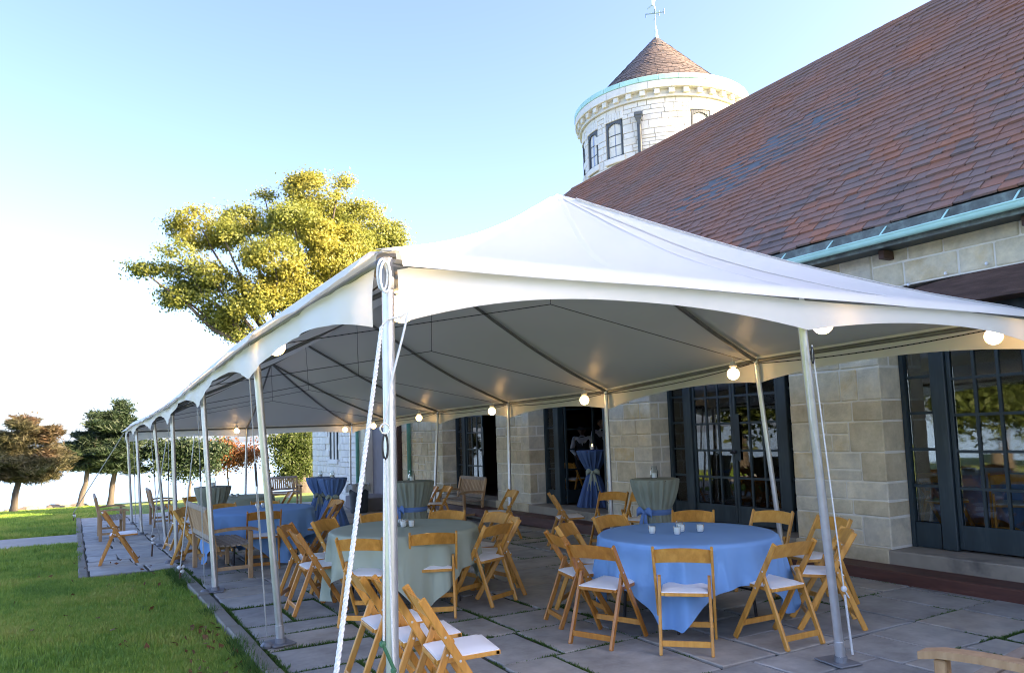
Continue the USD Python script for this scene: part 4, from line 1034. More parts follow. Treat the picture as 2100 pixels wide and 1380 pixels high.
def votives(cx, cy, z, spots, label, tall=()):
    for i, (dx, dy) in enumerate(spots):
        h = .095 if i in tall else .078
        g = thing('votive_candle', label[i] if isinstance(label, list) else label, 'candle', (cx + dx, cy + dy, z), group='votive candles on the tables')
        part(g, 'glass_cup', lathe([(.0, .002), (.024, .002), (.033, .012), (.036, .04), (.031, h), (.029, h), (.033, .04), (.03, .014), (0, .008)], 14), 'votive_glass', smooth=True)
        part(g, 'wax', lathe([(0, .006), (.026, .008), (.0325, .032), (.0275, .066), (.012, .071), (0, .072)], 12), 'wax', smooth=30)

def cloth_mesh(R, ztop, S, rot, seed, zfloor=0.0, n=288, fold=.05):
    """square cloth of half side S over a round top of radius R: drop varies with direction"""
    rc = np.random.default_rng(seed); ph = rc.uniform(0, 6.28, 6)
    P = []
    for k in range(n + 1):
        th_ = 2 * np.pi * k / n
        a = (th_ - rot + np.pi / 4) % (np.pi / 2) - np.pi / 4        # angle from nearest mid edge
        rq = min(S / math.cos(a), S * 1.29); L = rq - R
        cornerness = (abs(a) / (np.pi / 4)) ** 2
        drop = min(L, ztop - zfloor - .012)
        row = [(0 * math.cos(th_), 0, ztop), (R * .5 * math.cos(th_), R * .5 * math.sin(th_), ztop), (R * .9 * math.cos(th_), R * .9 * math.sin(th_), ztop), (R * .985 * math.cos(th_), R * .985 * math.sin(th_), ztop)]
        for t in np.linspace(.03, 1, 14):
            w = fold * t ** .8 * (.55 + .9 * cornerness) * (math.sin(th_ * 9 + ph[0] + .7 * math.sin(2 * th_ + ph[1])) + .6 * math.sin(th_ * 16 + ph[2] + .9 * math.sin(3 * th_ + ph[3])) + .35 * math.sin(th_ * 27 + ph[4]))
            r = R + .012 + .03 * t + w + .05 * cornerness * t
            ex = max(0, L - drop) * max(0, t - .9) * 3
            row.append(((r + ex) * math.cos(th_), (r + ex) * math.sin(th_), ztop - .004 - drop * t))
        P.append(row)
    return grid(np.array(P))
def round_table(cx, cy, R, cloth, label_t, label_c, S, rot, seed, ztop=.765, z=None, fold=.04):
    z = float(gz(cy)) if z is None else z
    t = thing('round_table', label_t, 'table', (cx, cy, z))
    part(t, 'tabletop', lathe([(0, ztop - .03), (R - .01, ztop - .03), (R - .004, ztop - .02), (R - .004, ztop - .008), (0, ztop - .008)], 48), 'room_floor')
    for s in (-1, 1):
        for q in (-1, 1):
            part(t, 'leg', tube([(s * .42, q * .33, ztop - .04), (s * .46, q * .36, .0)], .014, 8), 'black_iron', smooth=True)
        part(t, 'leg_brace', tube([(s * .44, -.345, .25), (s * .44, .345, .25)], .010, 6), 'black_iron')
    c = thing('tablecloth', label_c, 'tablecloth', (cx, cy, z))
    part(c, 'cloth', cloth_mesh(R, ztop, S, rot, seed, 0.0, fold=fold), cloth, smooth=True)
T1, T2, T3, T4 = (4.86, 5.36), (3.05, 7.70), (2.47, 12.05), (3.1, 17.6)
round_table(*T1, .79, 'blue_cloth', 'round folding table under the near bright blue cloth', 'bright blue square cloth draped over the nearest right table', 1.12, math.atan2(-.62, -.78) + math.pi / 4, 1, fold=.055)
round_table(*T2, .77, 'sage_cloth', 'round folding table under the near sage green cloth', 'sage green cloth draped over the table behind the near pole', 1.12, math.atan2(-1, -.15) + math.pi / 4, 2)
round_table(*T3, .77, 'blue_cloth', 'round folding table under the blue cloth beyond the bench', 'blue cloth on the round table beyond the wooden bench', 1.15, .9, 3)
round_table(*T4, .77, 'sage_cloth', 'round folding table at the far end of the tent', 'pale sage cloth on the farthest round table', 1.12, .3, 4)
votives(*T1, .765, [(-.28, .13), (-.16, -.07), (-.02, .03), (.04, .12), (.10, -.09)], ['leftmost small votive candle on the near blue table', 'front votive candle of the cluster on the near blue table', 'middle votive candle of the cluster on the near blue table', 'taller votive glass at the back of the near blue table', 'rightmost votive candle on the near blue table'], (3,))
votives(*T2, .765, [(-.08, .06), (-.02, -.03), (.06, -.06), (.03, .05), (.0, .12)], [w + ' votive candle of the cluster on the near sage green table' for w in ('leftmost', 'front', 'rightmost', 'middle', 'rear')])
votives(*T3, .765 + float(gz(T3[1])), [(-.05, .0), (.05, .06), (.1, -.05)], [w + ' votive candle on the blue table beyond the bench' for w in ('left', 'rear', 'right')])
votives(*T4, .765 + float(gz(T4[1])), [(-.2, .0), (-.1, .06), (0, -.05)], [w + ' votive candle on the farthest sage table' for w in ('left', 'rear', 'right')])

GB, GG, GF = 'chairs around the near blue table', 'chairs around the near sage table', 'chairs around the blue table beyond the bench'
def ringchair(T, r, deg, label, grp, turn=0):
    x, y = T[0] + r * math.cos(math.radians(deg)), T[1] + r * math.sin(math.radians(deg))
    return chair(x, y, math.atan2(T[1] - y, T[0] - x) + math.radians(turn), label, grp)
chair(4.235, 4.71, to(4.235, 4.71, T1), 'folding chair with its back square to us at the near blue table', GB)
chair(3.86, 5.24, math.radians(22), 'folding chair left of the one facing away, at the near blue table', GB)
chair(4.03, 5.86, math.radians(-12), 'leftmost folding chair at the near blue table, seen from behind', GB)
chair(4.42, 6.28, math.radians(-52), 'folding chair at the back left of the near blue table, seat visible', GB)
chair(5.06, 6.50, math.radians(-84), 'folding chair behind the left part of the near blue table', GB)
chair(5.80, 6.28, to(5.8, 6.28, T1), 'folding chair behind the middle of the near blue table, before the sage stand-up table', GB)
chair(6.28, 5.74, to(6.28, 5.74, T1), 'folding chair behind the right of the near blue table, before the glass doors', GB)
chair(6.22, 5.05, math.radians(168), 'folding chair right of the near blue table half behind the front pole', GB)
chair(5.62, 4.52, math.radians(138), 'folding chair right of the near blue table turned edge-on behind the front pole', GB)
chair(4.93, 4.43, math.radians(88), 'folding chair right of the one facing away, at the near blue table', GB)

chair(3.08, 7.02, to(2.98, 6.95, (3.3, 7.7)), 'folding chair facing away at the near sage table, just right of the near pole', GG)
chair(2.45, 7.10, math.radians(50), 'folding chair behind the thick slanting rope at the near sage table', GG)
chair(2.18, 7.88, math.radians(-2), 'folding chair leftmost and foremost at the near sage table', GG)
chair(2.22, 8.45, math.radians(-30), 'folding chair behind the leftmost one at the near sage table', GG)
chair(2.66, 8.62, math.radians(-48), 'folding chair at the back left of the near sage table, pale rail towards us', GG)
chair(3.22, 8.78, math.radians(-95), 'folding chair behind the near sage table, split by the near pole cords', GG)
chair(3.82, 8.46, to(3.82, 8.46, T2), 'folding chair directly behind the near sage table, before the sage stand-up table', GG)
chair(4.10, 7.95, math.radians(188), 'folding chair at the back right of the near sage table, backrest towards us', GG)
chair(3.98, 7.42, math.radians(160), 'folding chair at the right of the near sage table, side rail towards us', GG)
chair(3.70, 7.18, math.radians(112), 'folding chair facing away at the right of the near sage table', GG)
GE = 'row of three folding chairs by the near pole'
chair(1.93, 5.18, math.radians(-4), 'farthest of the three folding chairs in a row behind the near pole', GE)
chair(1.97, 4.74, math.radians(-6), 'middle of the three folding chairs in a row behind the near pole', GE)
chair(2.00, 4.27, math.radians(-10), 'nearest of the three folding chairs in a row behind the near pole', GE)
chair(2.33, 11.22, math.radians(82), 'folding chair facing away before the blue table beyond the bench', GF)
chair(3.28, 11.55, math.radians(150), 'folding chair right of the blue table beyond the bench, turned sideways', GF)
chair(3.48, 12.25, math.radians(185), 'folding chair right of the blue table beyond the bench, nearest the blue stand-up tables', GF)
chair(1.62, 12.55, math.radians(-30), 'folding chair left of the blue table just beyond the bench back', GF)
chair(1.75, 13.15, math.radians(-50), 'folding chair at the back left of the blue table beyond the bench', GF)
chair(2.75, 13.15, math.radians(-105), 'folding chair behind the blue table, low in front of the far sage table', GF)
chair(2.2, 13.25, math.radians(-75), 'second folding chair behind the blue table, beside the far stand-up table', GF)
GW = 'chairs standing along the hall wall'
chair(6.25, 11.4, math.radians(170), 'folding chair turned sideways before the half open hall door', GW)
chair(6.48, 9.72, math.radians(-95 + 180 - 110), 'folding chair left of the three before the open doorway', GW)
chair(6.80, 9.12, math.radians(-150), 'middle folding chair of the three before the open doorway', GW)
chair(6.95, 8.62, math.radians(-160), 'rightmost folding chair of the three before the open doorway', GW)
chair(.66, 13.62, math.radians(-3), 'lone folding chair on the wide terrace part left of the poles')
# --- 2 more folding chairs by the wall near the sage stand-up table
chair(6.5, 15.2, math.radians(170), 'folding chair against the wall right of the sage stand-up table behind the near pole', GW)
chair(6.6, 14.75, math.radians(175), 'second folding chair against the wall by the rear pole near the drainpipe', GW)
chair(3.95, 17.3, math.radians(180), 'folding chair right of the farthest sage table', 'chairs at the far end of the tent')
chair(2.4, 18.2, math.radians(-60), 'folding chair left of the farthest sage table', 'chairs at the far end of the tent')
chair(1.75, 15.2, math.radians(10), 'folding chair among the far furniture behind the third pole', 'chairs at the far end of the tent')

# cocktail tables with tied cloths
def bow(side_ang, r, z, mat, parent, s=1.0, tails=True):
    d = np.array([math.cos(side_ang), math.sin(side_ang), 0]); e = np.array([-d[1], d[0], 0]); ms = []
    c = d * (r + .02) + np.array([0, 0, z])
    for q in (-1, 1):
        P = []
        for t in np.linspace(0, 1, 8):
            ctr = c + e * q * .13 * s * t + d * .02 + np.array([0, 0, .03 * math.sin(t * 3) - .02 * t]); w = .012 + .045 * s * math.sin(min(1, t * 1.25) * np.pi / 2) * (1 if t < .8 else .85)
            P.append([ctr + np.array([0, 0, w]) + d * .0, ctr + d * .028 * math.sin(t * 3.1), ctr - np.array([0, 0, w]), ctr - d * .028 * math.sin(t * 3.1), ctr + np.array([0, 0, w])])
        ms.append(grid(np.array(P)))
        if tails:
            P = []
            for t in np.linspace(0, 1, 8):
                ctr = c + e * q * (.02 + .05 * t) + d * (.02 + .05 * t) + np.array([0, 0, -.34 * s * t]); w = .018 + .03 * t
                P.append([ctr - e * w, ctr + d * .012 * math.sin(t * 6), ctr + e * w])
            ms.append(grid(np.array(P)))
    ms.append(sphere(c + d * .02, .032 * s, 7))
    part(parent, 'bow', join(*ms), mat, smooth=True)
def cocktail(cx, cy, R, rw, rb, cloth, sash, ang, lt, lc, ls, z=None, seed=0, hz=.66, ztop=1.075, bs=1.0):
    z = float(gz(cy)) if z is None else z
    t = thing('stand_up_table', lt, 'table', (cx, cy, z))
    part(t, 'tabletop', lathe([(0, ztop - .03), (R - .01, ztop - .03), (R - .003, ztop - .02), (R - .003, ztop - .007), (0, ztop - .007)], 32), 'room_floor')
    part(t, 'column', tube([(0, 0, .03), (0, 0, ztop - .03)], .035, 10), 'black_iron', smooth=True); part(t, 'foot', lathe([(0, 0), (.22, 0), (.22, .02), (.05, .04), (0, .04)], 20), 'black_iron')
    rc = np.random.default_rng(seed); ph = rc.uniform(0, 6.28, 4); n = 200; P = []
    for k in range(n + 1):
        a = 2 * np.pi * k / n
        row = [(0, 0, ztop), (.5 * R * math.cos(a), .5 * R * math.sin(a), ztop), (.97 * R * math.cos(a), .97 * R * math.sin(a), ztop)]
        pl = math.sin(a * 17 + ph[0] + .8 * math.sin(a * 3 + ph[1])) + .5 * math.sin(a * 29 + ph[2])
        for zz in np.concatenate([np.linspace(ztop - .006, hz, 12), np.linspace(hz, .012, 14)[1:]]):
            if zz >= hz: u = (ztop - zz) / (ztop - hz); r = R + .006 - (R - rw) * u ** 1.25 + .016 * pl * math.sin(np.pi * min(1, u * .9 + .1)) * .9
            else: u = (hz - zz) / hz; r = rw + (rb - rw) * u ** .85 + .026 * u ** .7 * pl
            row.append((r * math.cos(a), r * math.sin(a), zz))
        P.append(row)
    c = thing('table_drape', lc, 'tablecloth', (cx, cy, z))
    part(c, 'cloth', grid(np.array(P)), cloth, smooth=True)
    part(c, 'sash', lathe([(rw + .005, hz - .04), (rw + .022, hz - .03), (rw + .026, hz), (rw + .022, hz + .03), (rw + .005, hz + .04)], 32), sash, smooth=True, label=ls)
    bow(ang, rw + .01, hz, sash, c, bs)
    g = thing('candle_lantern', 'glass candle holder on the ' + lt.split('stand-up')[0].split('under ')[-1] + 'stand-up table ' + lt.split('table ')[-1], 'candle', (cx, cy, z + ztop))
    part(g, 'glass_cup', lathe([(0, .002), (.04, .002), (.05, .02), (.052, .09), (.035, .13), (.034, .16), (.03, .16), (.046, .09), (.044, .02), (0, .01)], 14), 'votive_glass', smooth=True)
    part(g, 'wax', lathe([(0, .012), (.034, .012), (.036, .07), (0, .072)], 12), 'wax', smooth=30)
    return g
cocktail(6.52, 7.72, .305, .175, .27, 'dark_sage_cloth', 'deep_blue_cloth', math.radians(188), 'tall round table under sage cloth stand-up table by the glass doors', 'sage drape tied with a blue sash beside the glass doors', 'blue sash with a bow', seed=1)
cocktail(4.50, 11.0, .33, .205, .30, 'dark_sage_cloth', 'deep_blue_cloth', math.radians(195), 'tall round table under sage cloth stand-up table behind the near pole', 'sage drape tied with a blue sash, partly behind the near pole', 'blue sash with a bow', seed=2)
cocktail(4.92, 16.6, .31, .125, .34, 'deep_blue_cloth', 'sage_cloth', math.radians(250), 'tall round table under blue cloth stand-up table nearer of the pair by the bin', 'blue drape with pale sash, front one of the pair by the bin', 'pale sash with a bow', seed=3)
cocktail(5.05, 18.0, .33, .135, .34, 'deep_blue_cloth', 'sage_cloth', math.radians(250), 'tall round table under blue cloth stand-up table rear of the pair by the bin', 'blue drape with pale sash, rear one of the pair by the bin', 'pale sash with a bow', seed=4)
cocktail(2.18, 14.75, .31, .17, .27, 'dark_sage_cloth', 'deep_blue_cloth', math.radians(200), 'tall round table under sage cloth stand-up table beyond the bench', 'sage drape on the stand-up table far left beyond the bench', 'blue sash', seed=5)
cg = cocktail(8.62, 11.98, .30, .10, .32, 'navy_cloth', 'sage_cloth', math.radians(230), 'tall round table under blue cloth stand-up table in the open doorway', 'blue drape with pale sash standing in the open doorway', 'pale sash with a bow', z=ZS - .02, seed=6)
part(cg, 'flame', lathe([(0, .075), (.012, .085), (.008, .105), (0, .125)], 8), 'flame', smooth=True)

# interior furniture glimpsed through the right-hand doors
round_table(10.3, 5.4, .8, 'deep_blue_cloth', 'round table inside the hall behind the right glass doors', 'blue cloth on the table inside the right glass doors', 1.3, .2, 7, z=ZS - .02)
round_table(10.4, 7.6, .8, 'deep_blue_cloth', 'round table inside the hall behind the middle glass doors', 'blue cloth on the table inside the middle glass doors', 1.3, .6, 8, z=ZS - .02)
GI = 'chairs inside the hall seen through the glass'
chair(9.35, 5.6, math.radians(-10), 'chair inside the hall at the left of the right glass doors', GI, z=ZS - .02)
chair(9.5, 4.9, math.radians(30), 'chair inside the hall in the middle of the right glass doors', GI, z=ZS - .02)
chair(9.6, 7.9, math.radians(-20), 'chair inside the hall behind the middle glass doors', GI, z=ZS - .02)
chair(9.1, 13.4, math.radians(20), 'chair just inside the open doorway, left of the blue stand-up table', GI, z=ZS - .02)

# benches
def bench(name, label, loc, rz, L, back='slats', D=.50):
    t = thing(name, label, 'bench', loc, rz)      # sits along x, faces +y
    h = L / 2; mt = 'teak'
    for s in (-1, 1):
        part(t, 'leg', bar((s * (h - .035), -D / 2 + .03, 0), (s * (h - .035), -D / 2 + .03, .46), .06, .06, (1, 0, 0), .006), mt)
        part(t, 'leg', bar((s * (h - .035), D / 2 - .03, 0), (s * (h - .035), D / 2 - .03, .615), .06, .055, (1, 0, 0), .006), mt)
        part(t, 'back_post', bar((s * (h - .035), -D / 2 + .03, .44), (s * (h - .035), -D / 2 - .07, .92), .06, .055, (1, 0, 0), .006), mt)
        P = []
        ys_ = np.linspace(-D / 2 - .02, D / 2 + .06, 9)
        for (dx, dz) in ((-.04, .0), (.04, .0), (.04, .035), (-.04, .035), (-.04, 0)):
            P.append([(s * (h - .035) + dx * (1 + .15 * i / 8), y, .615 + .02 * math.sin(i / 8 * 3.1) + dz - (.012 if i == 8 else 0)) for i, y in enumerate(ys_)])
        part(t, 'armrest', grid(np.array(P)), 'teak', smooth=40)
        part(t, 'side_rail', bar((s * (h - .035), -D / 2 + .05, .16), (s * (h - .035), D / 2 - .05, .16), .045, .025, (0, 0, 1)), mt)
    n = 7
    for k in range(n):
        y = -D / 2 + .02 + (D - .02) * (k + .5) / n
        part(t, 'seat_slat', bar((-h + .01, y, .455 - .012 * math.sin(k / 6 * 3.1)), (h - .01, y, .455 - .012 * math.sin(k / 6 * 3.1)), (D - .02) / n - .012, .022, (0, 1, 0), .004), 'grey_teak')
    part(t, 'front_rail', bar((-h + .06, D / 2 - .03, .40), (h - .06, D / 2 - .03, .40), .07, .025, (0, 0, 1)), mt)
    part(t, 'top_rail', bar((-h + .01, -D / 2 - .072, .91), (h - .01, -D / 2 - .072, .91), .075, .038, (0, 0, 1), .01), 'grey_teak')
    part(t, 'low_rail', bar((-h + .06, -D / 2 + .01, .535), (h - .06, -D / 2 + .01, .535), .065, .03, (0, 0, 1)), 'grey_teak')
    if back == 'slats':
        m = int((L - .16) / .068)
        for k in range(m):
            x = -h + .09 + (L - .18) * (k + .5) / m
            part(t, 'back_slat', bar((x, -D / 2 + .008, .55), (x, -D / 2 - .068, .88), .050, .014, (1, 0, 0), .003), mt)
    else:
        for z in (.62, .70, .78, .85):
            part(t, 'back_slat', bar((-h + .06, -D / 2 - .005 - (z - .55) * .2, z), (h - .06, -D / 2 - .005 - (z - .55) * .2, z), .05, .016, (0, 0, 1), .003), mt)
    return t
bench('garden_bench', 'wooden bench with slatted back at the lawn edge, seen from behind', (1.76, 11.15, float(gz(11.15))), -math.pi / 2 + .03, 1.55)
bench('garden_bench', 'weathered bench sideways at the far left edge of the terrace', (.72, 19.0, float(gz(19.0))), -math.pi / 2, 1.35, 'rails')
bench('garden_bench', 'weathered bench arm cut off at the bottom right corner', (4.28, 2.02, 0), math.radians(9), 1.55, 'rails', .62)
bench('garden_bench', 'dark wooden bench at the far end of the tent before the tree trunks', (6.0, 25.6, float(gz(25.6))), math.pi, 1.0)
bench('garden_bench', 'slatted bench against the hall wall behind the sage stand-up table', (7.55, 15.6, float(gz(15.6))), math.pi / 2, 1.3)
bench('garden_bench', 'small bench in the distance behind the fifth pole', (1.95, 21.4, float(gz(21.4))), -math.pi / 2, 1.1)

# bin
BN = thing('rubbish_bin', 'dark plastic bin with white liner beside the blue stand-up tables', 'bin', (6.75, 20.3, float(gz(20.3))))
part(BN, 'barrel', lathe([(0, 0), (.22, 0), (.235, .05), (.27, .70), (.285, .72), (.285, .76), (.26, .76), (.24, .1), (0, .08)], 28), 'bin_plastic', smooth=40)
rb = np.random.default_rng(3); P = []
for k in range(61):
    a = 2 * np.pi * (k % 60) / 60; w = .02 * math.sin(a * 7) + .012 * math.sin(a * 13 + 1)
    P.append([((r + w * s_) * math.cos(a), (r + w * s_) * math.sin(a), z + dz * math.sin(a * 5 + 2)) for (r, z, s_, dz) in ((.24, .62, .2, 0), (.262, .77, .3, .005), (.30, .775, .8, .012), (.315, .70, 1.0, .02), (.32, .60, 1.2, .05))])
part(BN, 'liner', grid(np.array(P)), 'bin_bag', smooth=True)

# ------------------------------------------------------------------ two waiters inside the doorway
def person(loc, rz, label, Hh, skin, lean=0.0, arm=0):
    t = thing('person', label, 'person', loc, rz)       # faces +y
    k = Hh / 1.75; J = lambda x, y, z: np.array([x, y, z]) * k
    def blob(bones, edge=.022, it=6):
        ms = []
        for (p, r, q_, r2) in bones:
            a = manifold3d.Manifold.sphere(r, 20).translate(list(map(float, p))); b = manifold3d.Manifold.sphere(r2, 20).translate(list(map(float, q_)))
            ms.append(manifold3d.Manifold.batch_hull([a, b]))
        u = manifold3d.Manifold.batch_boolean(ms, manifold3d.OpType.Add).refine_to_length(edge)
        mm = u.to_mesh(); tm = trimesh.Trimesh(mm.vert_properties[:, :3], mm.tri_verts, process=True)
        trimesh.smoothing.filter_taubin(tm, iterations=it); return np.array(tm.vertices), np.array(tm.faces)
    sh = {-1: J(-.19, 0, 1.43), 1: J(.19, 0, 1.43)}
    el = {-1: J(-.29, .02, 1.15), 1: J(.27, .04, 1.15)}; wr = {-1: J(-.25, .16, .95), 1: J(.16, .26, 1.02)}
    if arm: el[-1] = J(-.33, .0, 1.17); wr[-1] = J(-.24, .22, 1.08)
    bones = [(J(0, 0, 1.0), .13 * k, J(0, -.01, 1.2), .125 * k), (J(0, -.01, 1.2), .125 * k, J(-.08, 0, 1.38), .10 * k), (J(0, -.01, 1.2), .125 * k, J(.08, 0, 1.38), .10 * k), (J(-.15, 0, 1.42), .062 * k, J(.15, 0, 1.42), .062 * k),
             (J(0, 0, 1.44), .058 * k, J(0, .02, 1.56), .052 * k), (J(0, .02, 1.62), .085 * k, J(0, .01, 1.66), .092 * k), (J(0, .055, 1.57), .045 * k, J(0, .03, 1.62), .075 * k), (J(0, .115, 1.60), .012 * k, J(0, .10, 1.645), .012 * k),
             (J(-.086, .01, 1.61), .016 * k, J(-.086, .01, 1.64), .018 * k), (J(.086, .01, 1.61), .016 * k, J(.086, .01, 1.64), .018 * k), (J(-.09, 0, .95), .115 * k, J(.09, 0, .95), .115 * k)]
    for s in (-1, 1):
        bones += [(sh[s], .055 * k, el[s], .042 * k), (el[s], .042 * k, wr[s], .028 * k), (J(s * .09, 0, .93), .095 * k, J(s * .10, .01, .5), .058 * k), (J(s * .10, .01, .5), .056 * k, J(s * .10, -.02, .09), .036 * k), (J(s * .10, -.03, .045), .038 * k, J(s * .11, .15, .03), .030 * k)]
        d = wr[s] - el[s]; d /= np.linalg.norm(d); a, b, _ = frame_of(d)
        pc = wr[s] + d * .05 * k
        bones += [(wr[s], .026 * k, pc + d * .03 * k, .030 * k)]
        for i, l in enumerate((.060, .070, .066, .052)):
            o = a * (-.024 + .016 * i) * k; m_ = pc + d * .05 * k + o; e_ = m_ + d * l * .55 * k - b * .012 * k; bones += [(m_ - d * .02 * k, .0095 * k, e_, .0085 * k), (e_, .0085 * k, e_ + d * l * .4 * k - b * .024 * k, .0075 * k)]
        th0 = wr[s] + d * .03 * k - a * .028 * k; bones += [(th0, .011 * k, th0 + d * .04 * k - a * .028 * k, .010 * k)]
    body = part(t, 'body', blob(bones, .02, 5), skin, smooth=True)
    sv = [(J(-.15, 0, 1.42), .070 * k, J(.15, 0, 1.42), .070 * k), (J(0, -.005, 1.2), .135 * k, J(-.08, 0, 1.38), .108 * k), (J(0, -.005, 1.2), .135 * k, J(.08, 0, 1.38), .108 * k), (J(0, 0, 1.44), .064 * k, J(0, .01, 1.49), .060 * k)]
    for s in (-1, 1): sv += [(sh[s], .066 * k, el[s], .053 * k), (el[s], .053 * k, wr[s] - (wr[s] - el[s]) * .06, .040 * k)]
    part(t, 'shirt', blob(sv, .025, 4), 'shirt_white', smooth=True)
    vs = [(J(0, -.005, 1.03), .142 * k, J(0, -.005, 1.22), .141 * k), (J(0, -.005, 1.22), .141 * k, J(-.10, -.005, 1.36), .108 * k), (J(0, -.005, 1.22), .141 * k, J(.10, -.005, 1.36), .108 * k), (J(-.115, -.004, 1.38), .074 * k, J(-.10, -.004, 1.44), .062 * k), (J(.115, -.004, 1.38), .074 * k, J(.10, -.004, 1.44), .062 * k)]
    part(t, 'waistcoat', blob(vs, .025, 3), 'suit_black', smooth=True)
    part(t, 'shirt_front', (np.array([J(-.055, .118, 1.43), J(.055, .118, 1.43), J(.0, .150, 1.24), J(-.05, .07, 1.49), J(.05, .07, 1.49)]), np.array([[0, 2, 1], [0, 1, 4], [0, 4, 3]])), 'shirt_white')
    part(t, 'bow_tie', join(sphere(J(-.025, .135, 1.475), .02 * k, 6), sphere(J(.025, .135, 1.475), .02 * k, 6), sphere(J(0, .138, 1.475), .012 * k, 6)), 'suit_black')
    tr = [(J(-.09, 0, .96), .125 * k, J(.09, 0, .96), .125 * k), (J(0, 0, .96), .13 * k, J(0, 0, 1.04), .135 * k)]
    for s in (-1, 1): tr += [(J(s * .09, 0, .93), .105 * k, J(s * .10, .01, .5), .075 * k), (J(s * .10, .01, .5), .075 * k, J(s * .10, -.02, .07), .06 * k)]
    part(t, 'trousers', blob(tr, .03, 4), 'suit_black', smooth=True)
    part(t, 'hair', join(sphere(J(0, -.012, 1.672), .099 * k, 12, (1, 1.05, .92)), sphere(J(0, -.04, 1.62), .082 * k, 10)), 'hair_black', smooth=True)
    for s in (-1, 1):
        part(t, 'shoe', join(sphere(J(s * .105, .07, .035), .05 * k, 8, (.85, 2.0, .7)), sphere(J(s * .10, -.03, .04), .048 * k, 8)), 'suit_black', smooth=True)
        part(t, 'eye', sphere(J(s * .032, .094, 1.645), .011 * k, 6), 'hair_black', smooth=True)
    return t
def face(x, y): return math.atan2(-y, -x) - math.pi / 2
person((10.05, 14.35, ZS - .02), face(10.05, 14.35), 'person in white shirt and black waistcoat, shorter of the two behind the doorway table', 1.56, 'dark_skin', arm=1)
person((10.55, 14.25, ZS - .02), face(10.55, 14.25) + .1, 'person in white shirt and black waistcoat, taller of the two behind the doorway table', 1.72, 'skin', arm=1)

# ------------------------------------------------------------------ trees
def trunk_mesh(p0, p1, r0, r1, wob=.15, n=9, seed=0, sides=10):
    rg = np.random.default_rng(seed); t = np.linspace(0, 1, n)[:, None]
    p = np.asarray(p0, float) + (np.asarray(p1, float) - np.asarray(p0, float)) * t
    w = rg.normal(0, wob, (n, 3)); w[0] = 0; w[-1] = 0; p = p + w * (np.sin(t * 3.14))
    r = r0 + (r1 - r0) * t[:, 0]; r[0] *= 1.35
    return tube(p, r, sides)
def leaflets_n(pos, nrm, size, rg, aspect=.6, jit=.55):
    n = len(pos); m = nrm + rg.normal(size=(n, 3)) * jit; m /= np.linalg.norm(m, axis=1, keepdims=True)
    d = rg.normal(size=(n, 3)); d -= m * (d * m).sum(1, keepdims=True); d /= np.linalg.norm(d, axis=1, keepdims=True); e = np.cross(m, d)
    L = size * rg.uniform(.6, 1.3, (n, 1)); W = L * aspect
    V = np.stack([pos - d * L / 2, pos + e * W / 2, pos + d * L / 2, pos - e * W / 2], 1).reshape(-1, 3); k = np.arange(n)[:, None] * 4
    return V, np.concatenate([k + [0, 1, 2], k + [0, 2, 3]])
def crown_of(lobes, rg, clumps, per, leaf, sig):
    """clumps of leaves on the lobes' shells, each clump a small dome of leaves facing outwards"""
    area = np.array([(l[1][0] * l[1][2]) for l in lobes]); pr = area / area.sum(); P, N = [], []
    for w in rg.choice(len(lobes), clumps, p=pr):
        c, r = lobes[w]; d = rg.normal(size=3); d[2] += .15; d /= np.linalg.norm(d); r = np.array(r)
        k = .55 + .46 * rg.random() ** .6; q_ = c + d * r * k
        if meshkit.noise(q_ * .8 + 5) < .37: continue
        s_ = sig * rg.uniform(.5, 1.2); o = rg.normal(size=(per, 3)) * np.array([s_, s_, s_ * .6]); P.append(q_ + o); N.append(d * .7 + np.array([0, 0, .5]) + o / s_ * .35)
    P, N = np.concatenate(P), np.concatenate(N); N /= np.linalg.norm(N, axis=1, keepdims=True)
    return leaflets_n(P, N, leaf, rg)
def pine_crown(lobes, rg, n, per, leaf):
    """flat plates of needle tufts"""
    extra = []
    for c, r in lobes:
        for _ in range(5):
            a = rg.uniform(0, 6.28); k = rg.uniform(.5, 1.15); extra.append((c + np.array([math.cos(a) * r[0] * k, math.sin(a) * r[0] * k, rg.normal() * r[2] * .8]), (r[0] * .36, r[0] * .36, r[2] * .7)))
    lobes = [(c, (r[0] * .7, r[1] * .7, r[2] * 1.0)) for c, r in lobes] + extra
    vol = np.array([l[1][0] ** 1.6 for l in lobes]); pr = vol / vol.sum(); P, D = [], []
    for w in rg.choice(len(lobes), n, p=pr):
        c, r = lobes[w]; a = rg.uniform(0, 6.28); rr = math.sqrt(rg.random()) ; q_ = c + np.array([math.cos(a) * rr * r[0] * 1.1, math.sin(a) * rr * r[1] * 1.1, r[2] * (rg.normal() * .35 + .25 - .35 * rr * rr)])
        out = np.array([math.cos(a), math.sin(a), .35]); o = rg.normal(size=(per, 3)) * np.array([.16, .16, .05]); P.append(q_ + o); D.append(out + rg.normal(size=(per, 3)) * .55)
    P, D = np.concatenate(P), np.concatenate(D); D /= np.linalg.norm(D, axis=1, keepdims=True)
    e = np.cross(D, rg.normal(size=D.shape)); e /= np.linalg.norm(e, axis=1, keepdims=True); L = leaf * rg.uniform(.7, 1.3, (len(P), 1)); W = L * .13
    V = np.stack([P - D * L * .4, P + e * W / 2, P + D * L * .6, P - e * W / 2], 1).reshape(-1, 3); k = np.arange(len(P))[:, None] * 4
    return V, np.concatenate([k + [0, 1, 2], k + [0, 2, 3]])
